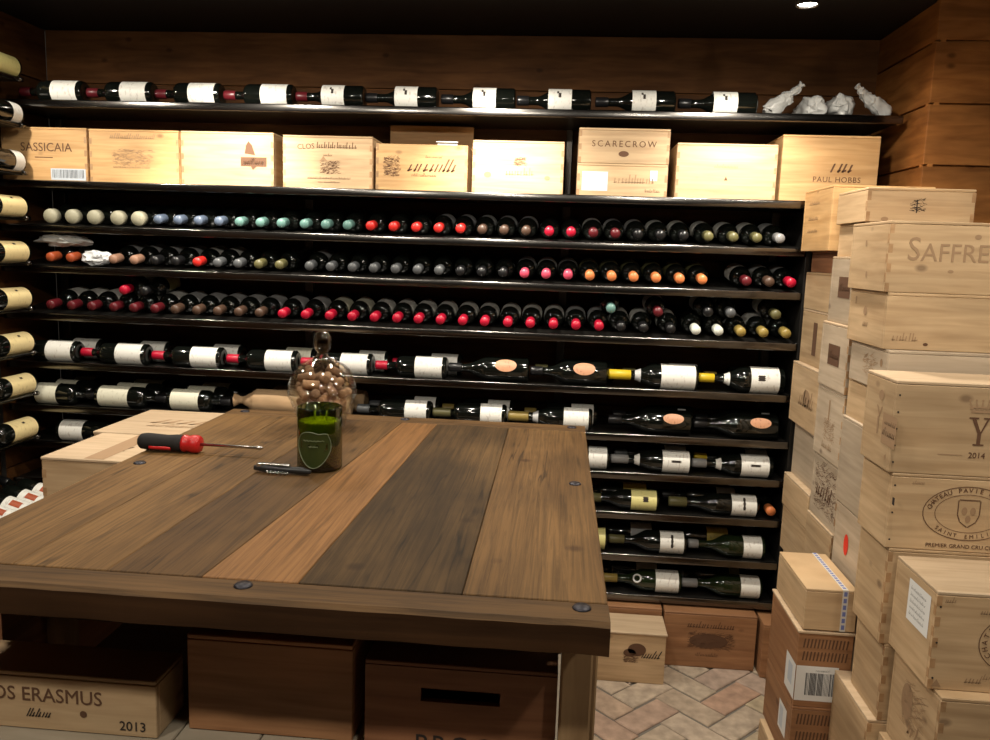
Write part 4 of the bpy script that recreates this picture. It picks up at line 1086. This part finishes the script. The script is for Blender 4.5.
# glass jar of corks
JX, JY = -.583, 1.930
jar = thing('glass_jar', 'faceted clear glass jar with knobbed lid full of corks', 'jar', (JX, JY, T0))
bm = bmesh.new()
po = [(0, 0), (.050, 0), (.056, .004), (.068, .045), (.0845, .084), (.086, .092), (.082, .104)]
pi_ = [(.0795, .104), (.083, .092), (.0815, .085), (.065, .046), (.053, .007), (0, .0055)]
lathe(bm, po+pi_, 18); finish('bowl', bm, M['clear'], jar, False)
bm = bmesh.new()
lo_ = [(.085, .1046), (.0835, .112), (.070, .146), (.055, .162), (.030, .176), (.014, .184), (.012, .192)]
li_ = [(0, .178), (.028, .173), (.053, .159), (.0675, .144), (.081, .111), (.082, .1046)]
lathe(bm, lo_ + [(.019, .200), (.0225, .215), (.021, .232), (.012, .244), (0, .247)], 18)
lathe(bm, li_[::-1], 18)
v1 = [v for v in bm.verts if abs(v.co.z-.1046) < 1e-5]
outer = sorted([v for v in v1 if v.co.xy.length > .0835], key=lambda v: math.atan2(v.co.y, v.co.x)); inner = sorted([v for v in v1 if v.co.xy.length <= .0835], key=lambda v: math.atan2(v.co.y, v.co.x))
for i in range(18): bm.faces.new((outer[i], outer[(i+1) % 18], inner[(i+1) % 18], inner[i]))
finish('lid', bm, M['clear'], jar, False)
# corks: dropped one by one so none cuts into another
def seg_dist(p1, q1, p2, q2):
    best = 9
    for i in range(7):
        a = p1.lerp(q1, i/6)
        d = q2-p2; tt = max(0, min(1, (a-p2).dot(d)/d.length_squared)); best = min(best, (a-(p2+d*tt)).length)
    return best
def jar_r(z):
    P = [(.053, .007), (.065, .046), (.0815, .085), (.083, .092), (.0795, .104), (.081, .111), (.0675, .144), (.053, .159)]
    for (r0, z0), (r1, z1) in zip(P, P[1:]):
        if z0 <= z <= z1: return r0+(r1-r0)*(z-z0)/(z1-z0)
    return 0
q = random.Random(3); placed = []; cr, cl = .0112, .040
for zlay in range(40000):
    z = .0195 + .130*(zlay/40000) + q.uniform(-.003, .003)
    a = q.uniform(0, 2*pi); rr = .072*sqrt(q.random()); tl = q.uniform(-.8, .8); az = q.uniform(0, 2*pi)
    c0 = Vector((rr*cos(a), rr*sin(a), z)); d = Vector((cos(az)*cos(tl), sin(az)*cos(tl), sin(tl)))*(cl/2)
    ok = True
    for e in (c0-d, c0+d):
        R_ = min(jar_r(e.z), jar_r(e.z-cr*.9), jar_r(min(.158, e.z+cr*.9)))
        if e.xy.length + cr*1.06 > R_ or e.z < .0195: ok = False; break
    if not ok: continue
    for p1, q1 in placed:
        if seg_dist(c0-d, c0+d, p1, q1) < 2*cr*.995 or seg_dist(p1, q1, c0-d, c0+d) < 2*cr*.995: ok = False; break
    if ok: placed.append((c0-d, c0+d))
def cork_mesh():
    bm = bmesh.new(); lathe(bm, [(0, 0), (cr*.9, 0), (cr*.98, .0012), (cr*.98, cl-.0012), (cr*.9, cl), (0, cl)], 14); return to_mesh('cork', bm, M['cork'])
cme = cork_mesh()
for p1, q1 in placed:
    o = link('cork', cme, None, Vector((JX, JY, T0)) + p1)
    o.rotation_euler = (q1-p1).to_track_quat('Z', 'Y').to_euler()
    tag(o, 'used wine cork lying among the others inside the glass jar', 'cork', 'corks in the glass jar')

# ------------------------------------------------------------------ rack along the left wall
lr = thing('side_wine_rack', 'black rack along the left wall holding one bottle per level', 'rack', (-2.05, 2.4, 0))
lz = [2.107, 1.945, 1.775, 1.611, 1.446, 1.276, 1.108, .95, .78]
RL = .0395
for i, z in enumerate(lz):
    bm = bmesh.new(); zz = z-RL-.0006
    box(bm, -.080, .055, -.8, .470, zz-.008, zz, 0, .001); s = finish('shelf', bm, M['rack'], lr)
    bm = bmesh.new(); tube(bm, [(.062, -.8, zz+.001), (.062, .470, zz+.001)], .006, 10)
    lathe_c = tube(bm, [(.062, .455, zz+.001), (.062, .478, zz+.001)], .009, 10); finish('front_rail', bm, M['lip'], s, True)
for y in (-.79, .462):
    bm = bmesh.new(); box(bm, -.084, -.080+.0, y-.012, y+.012, 0, 2.2); finish('upright', bm, M['post'], lr)
lab3 = ['yellow'] + ['white']*2 + ['gold']*6
nm = ['yellow label bottle on the highest level of the left wall rack', 'white banded bottle on second highest level of left wall rack', 'white banded bottle on third highest level of left wall rack'] + ['%s pale gold label bottle down the left wall rack' % ORD[k] for k in range(6)]
for i, z in enumerate(lz):
    yb = 2.880
    bottle(nm[i], (-2.020, yb, z), OUT, 'bordeaux', .30, RL, 'gold', lab3[i], 20., (.018, .150) if i not in (1, 2) else (.016, .065), 250., group='bottles on the left wall rack', motif=[(.0, 30, .008, 6)] if i > 2 else False, collar='white' if i in (1, 2) else None)
# tilted display ledge low on the left wall with three white label bottles
dl = thing('display_ledge', 'black slanted bottle ledge low on the left wall', 'shelf', (-2.0, 2.62, .51))
tl = radians(16)
bm = bmesh.new(); box(bm, -.125, .16, -.26, .25, -.012, 0, 0, .001); box(bm, .16, .168, -.26, .25, -.012, .03, 0, .001)
bmesh.ops.rotate(bm, verts=bm.verts[:], cent=(0, 0, 0), matrix=Matrix.Rotation(tl, 3, 'Y')); finish('board', bm, M['rack'], dl)
bm = bmesh.new(); box(bm, -.12, -.09, -.26, .25, -.51, -.0, 0, .001); box(bm, .09, .12, -.26, -.23, -.51, -.05, 0, .001); box(bm, .09, .12, .22, .25, -.51, -.05, 0, .001); finish('stand', bm, M['rack'], dl)
for i, y in enumerate((2.80, 2.715, 2.63, 2.545)):
    R = .039
    # axis points to the wall and up; base at the room side
    d = Vector((-cos(tl), 0, sin(tl))); nrm = Vector((sin(tl), 0, cos(tl)))
    base = Vector((-2.0, y, .51)) - d*.157 + nrm*(R+.0008)
    bottle(['farthest', 'second farthest', 'third farthest', 'nearest'][i] + ' red marked white label bottle on slanted ledge low at left', base, (0, -(pi/2-tl), 0), 'bordeaux', .285, R, 'black', 'white', 0., (.012, .125), 250., group='bottles on the slanted ledge', motif=False)
for o in [o for o in COL.objects if o.name.startswith('wine_bottle') and 'slanted ledge' in o.get('label', '')]:
    bm = bmesh.new(); r = .0402
    V = [[bm.verts.new((r*cos(radians(-50+35*i/6)), r*sin(radians(-50+35*i/6)), z)) for i in range(7)] for z in (.06, .10)]
    for i in range(6): bm.faces.new((V[0][i], V[0][i+1], V[1][i+1], V[1][i]))
    l = [k for k in o.children if k.name.startswith('label')][0]
    finish('red_print', bm, CAP['rust'], l, True)

# ------------------------------------------------------------------ light
def spot(x, y, w, aim, size=75, blend=.6, rad=.035, col=(1., .91, .77), z=ZC-.02):
    l = bpy.data.lights.new('spot', 'SPOT'); l.energy = w; l.spot_size = radians(size); l.spot_blend = blend; l.shadow_soft_size = rad; l.color = col
    o = bpy.data.objects.new('spot_light', l); COL.objects.link(o); o.location = (x, y, z)
    o.rotation_euler = (Vector(aim)-o.location).to_track_quat('-Z', 'Y').to_euler(); return o
for x, w in ((.634, 34), (-.30, 25), (-1.14, 24), (-1.93, 21)):
    spot(x, 2.36, w, (x, 2.62, 1.2), 168, .8, .032, z=2.192)
for x, a, w in ((.634, .56, 55), (-.30, -.22, 55), (-1.14, -1.22, 55)):
    spot(x, 2.36, w, (a, 2.92, 1.72), 62, 1., .032, z=2.192)
for x, y, w in ((-1.3, 1.35, 16), (-.35, 1.35, 18), (.55, 1.35, 26), (1.35, 1.30, 18)):
    spot(x, y, w, (x, y+.35, 0), 150, .6, .045)
for x, y, w in ((-1.2, .1, 38), (-.2, .1, 20), (.9, .1, 20)):
    spot(x, y, w, (x, y+1.6, .3), 140, .7, .045)
wd = bpy.data.worlds.new('room_air'); scene.world = wd; wd.use_nodes = True
wd.node_tree.nodes['Background'].inputs[0].default_value = (1., .85, .68, 1); wd.node_tree.nodes['Background'].inputs[1].default_value = .02

# ------------------------------------------------------------------ camera
yaw, pit, rol = radians(4.5), radians(8.3), radians(1.9)
fw = Vector((-sin(yaw)*cos(pit), cos(yaw)*cos(pit), -sin(pit))); rt = Vector((cos(yaw), sin(yaw), 0)); up = rt.cross(fw)
r2 = rt*cos(rol) + up*sin(rol); u2 = -rt*sin(rol) + up*cos(rol)
cam = bpy.data.cameras.new('camera'); co = bpy.data.objects.new('camera', cam); COL.objects.link(co)
cam.sensor_width = 36; cam.lens = 800/990*36; cam.clip_start = .02
m = Matrix((r2, u2, -fw)).transposed().to_4x4(); m.translation = (0, 0, 1.5); co.matrix_world = m
scene.camera = co
scene.view_settings.view_transform = 'Standard'; scene.view_settings.look = 'None'; scene.view_settings.gamma = 1
scene.view_settings.use_curve_mapping = False; scene.view_settings.exposure = .5
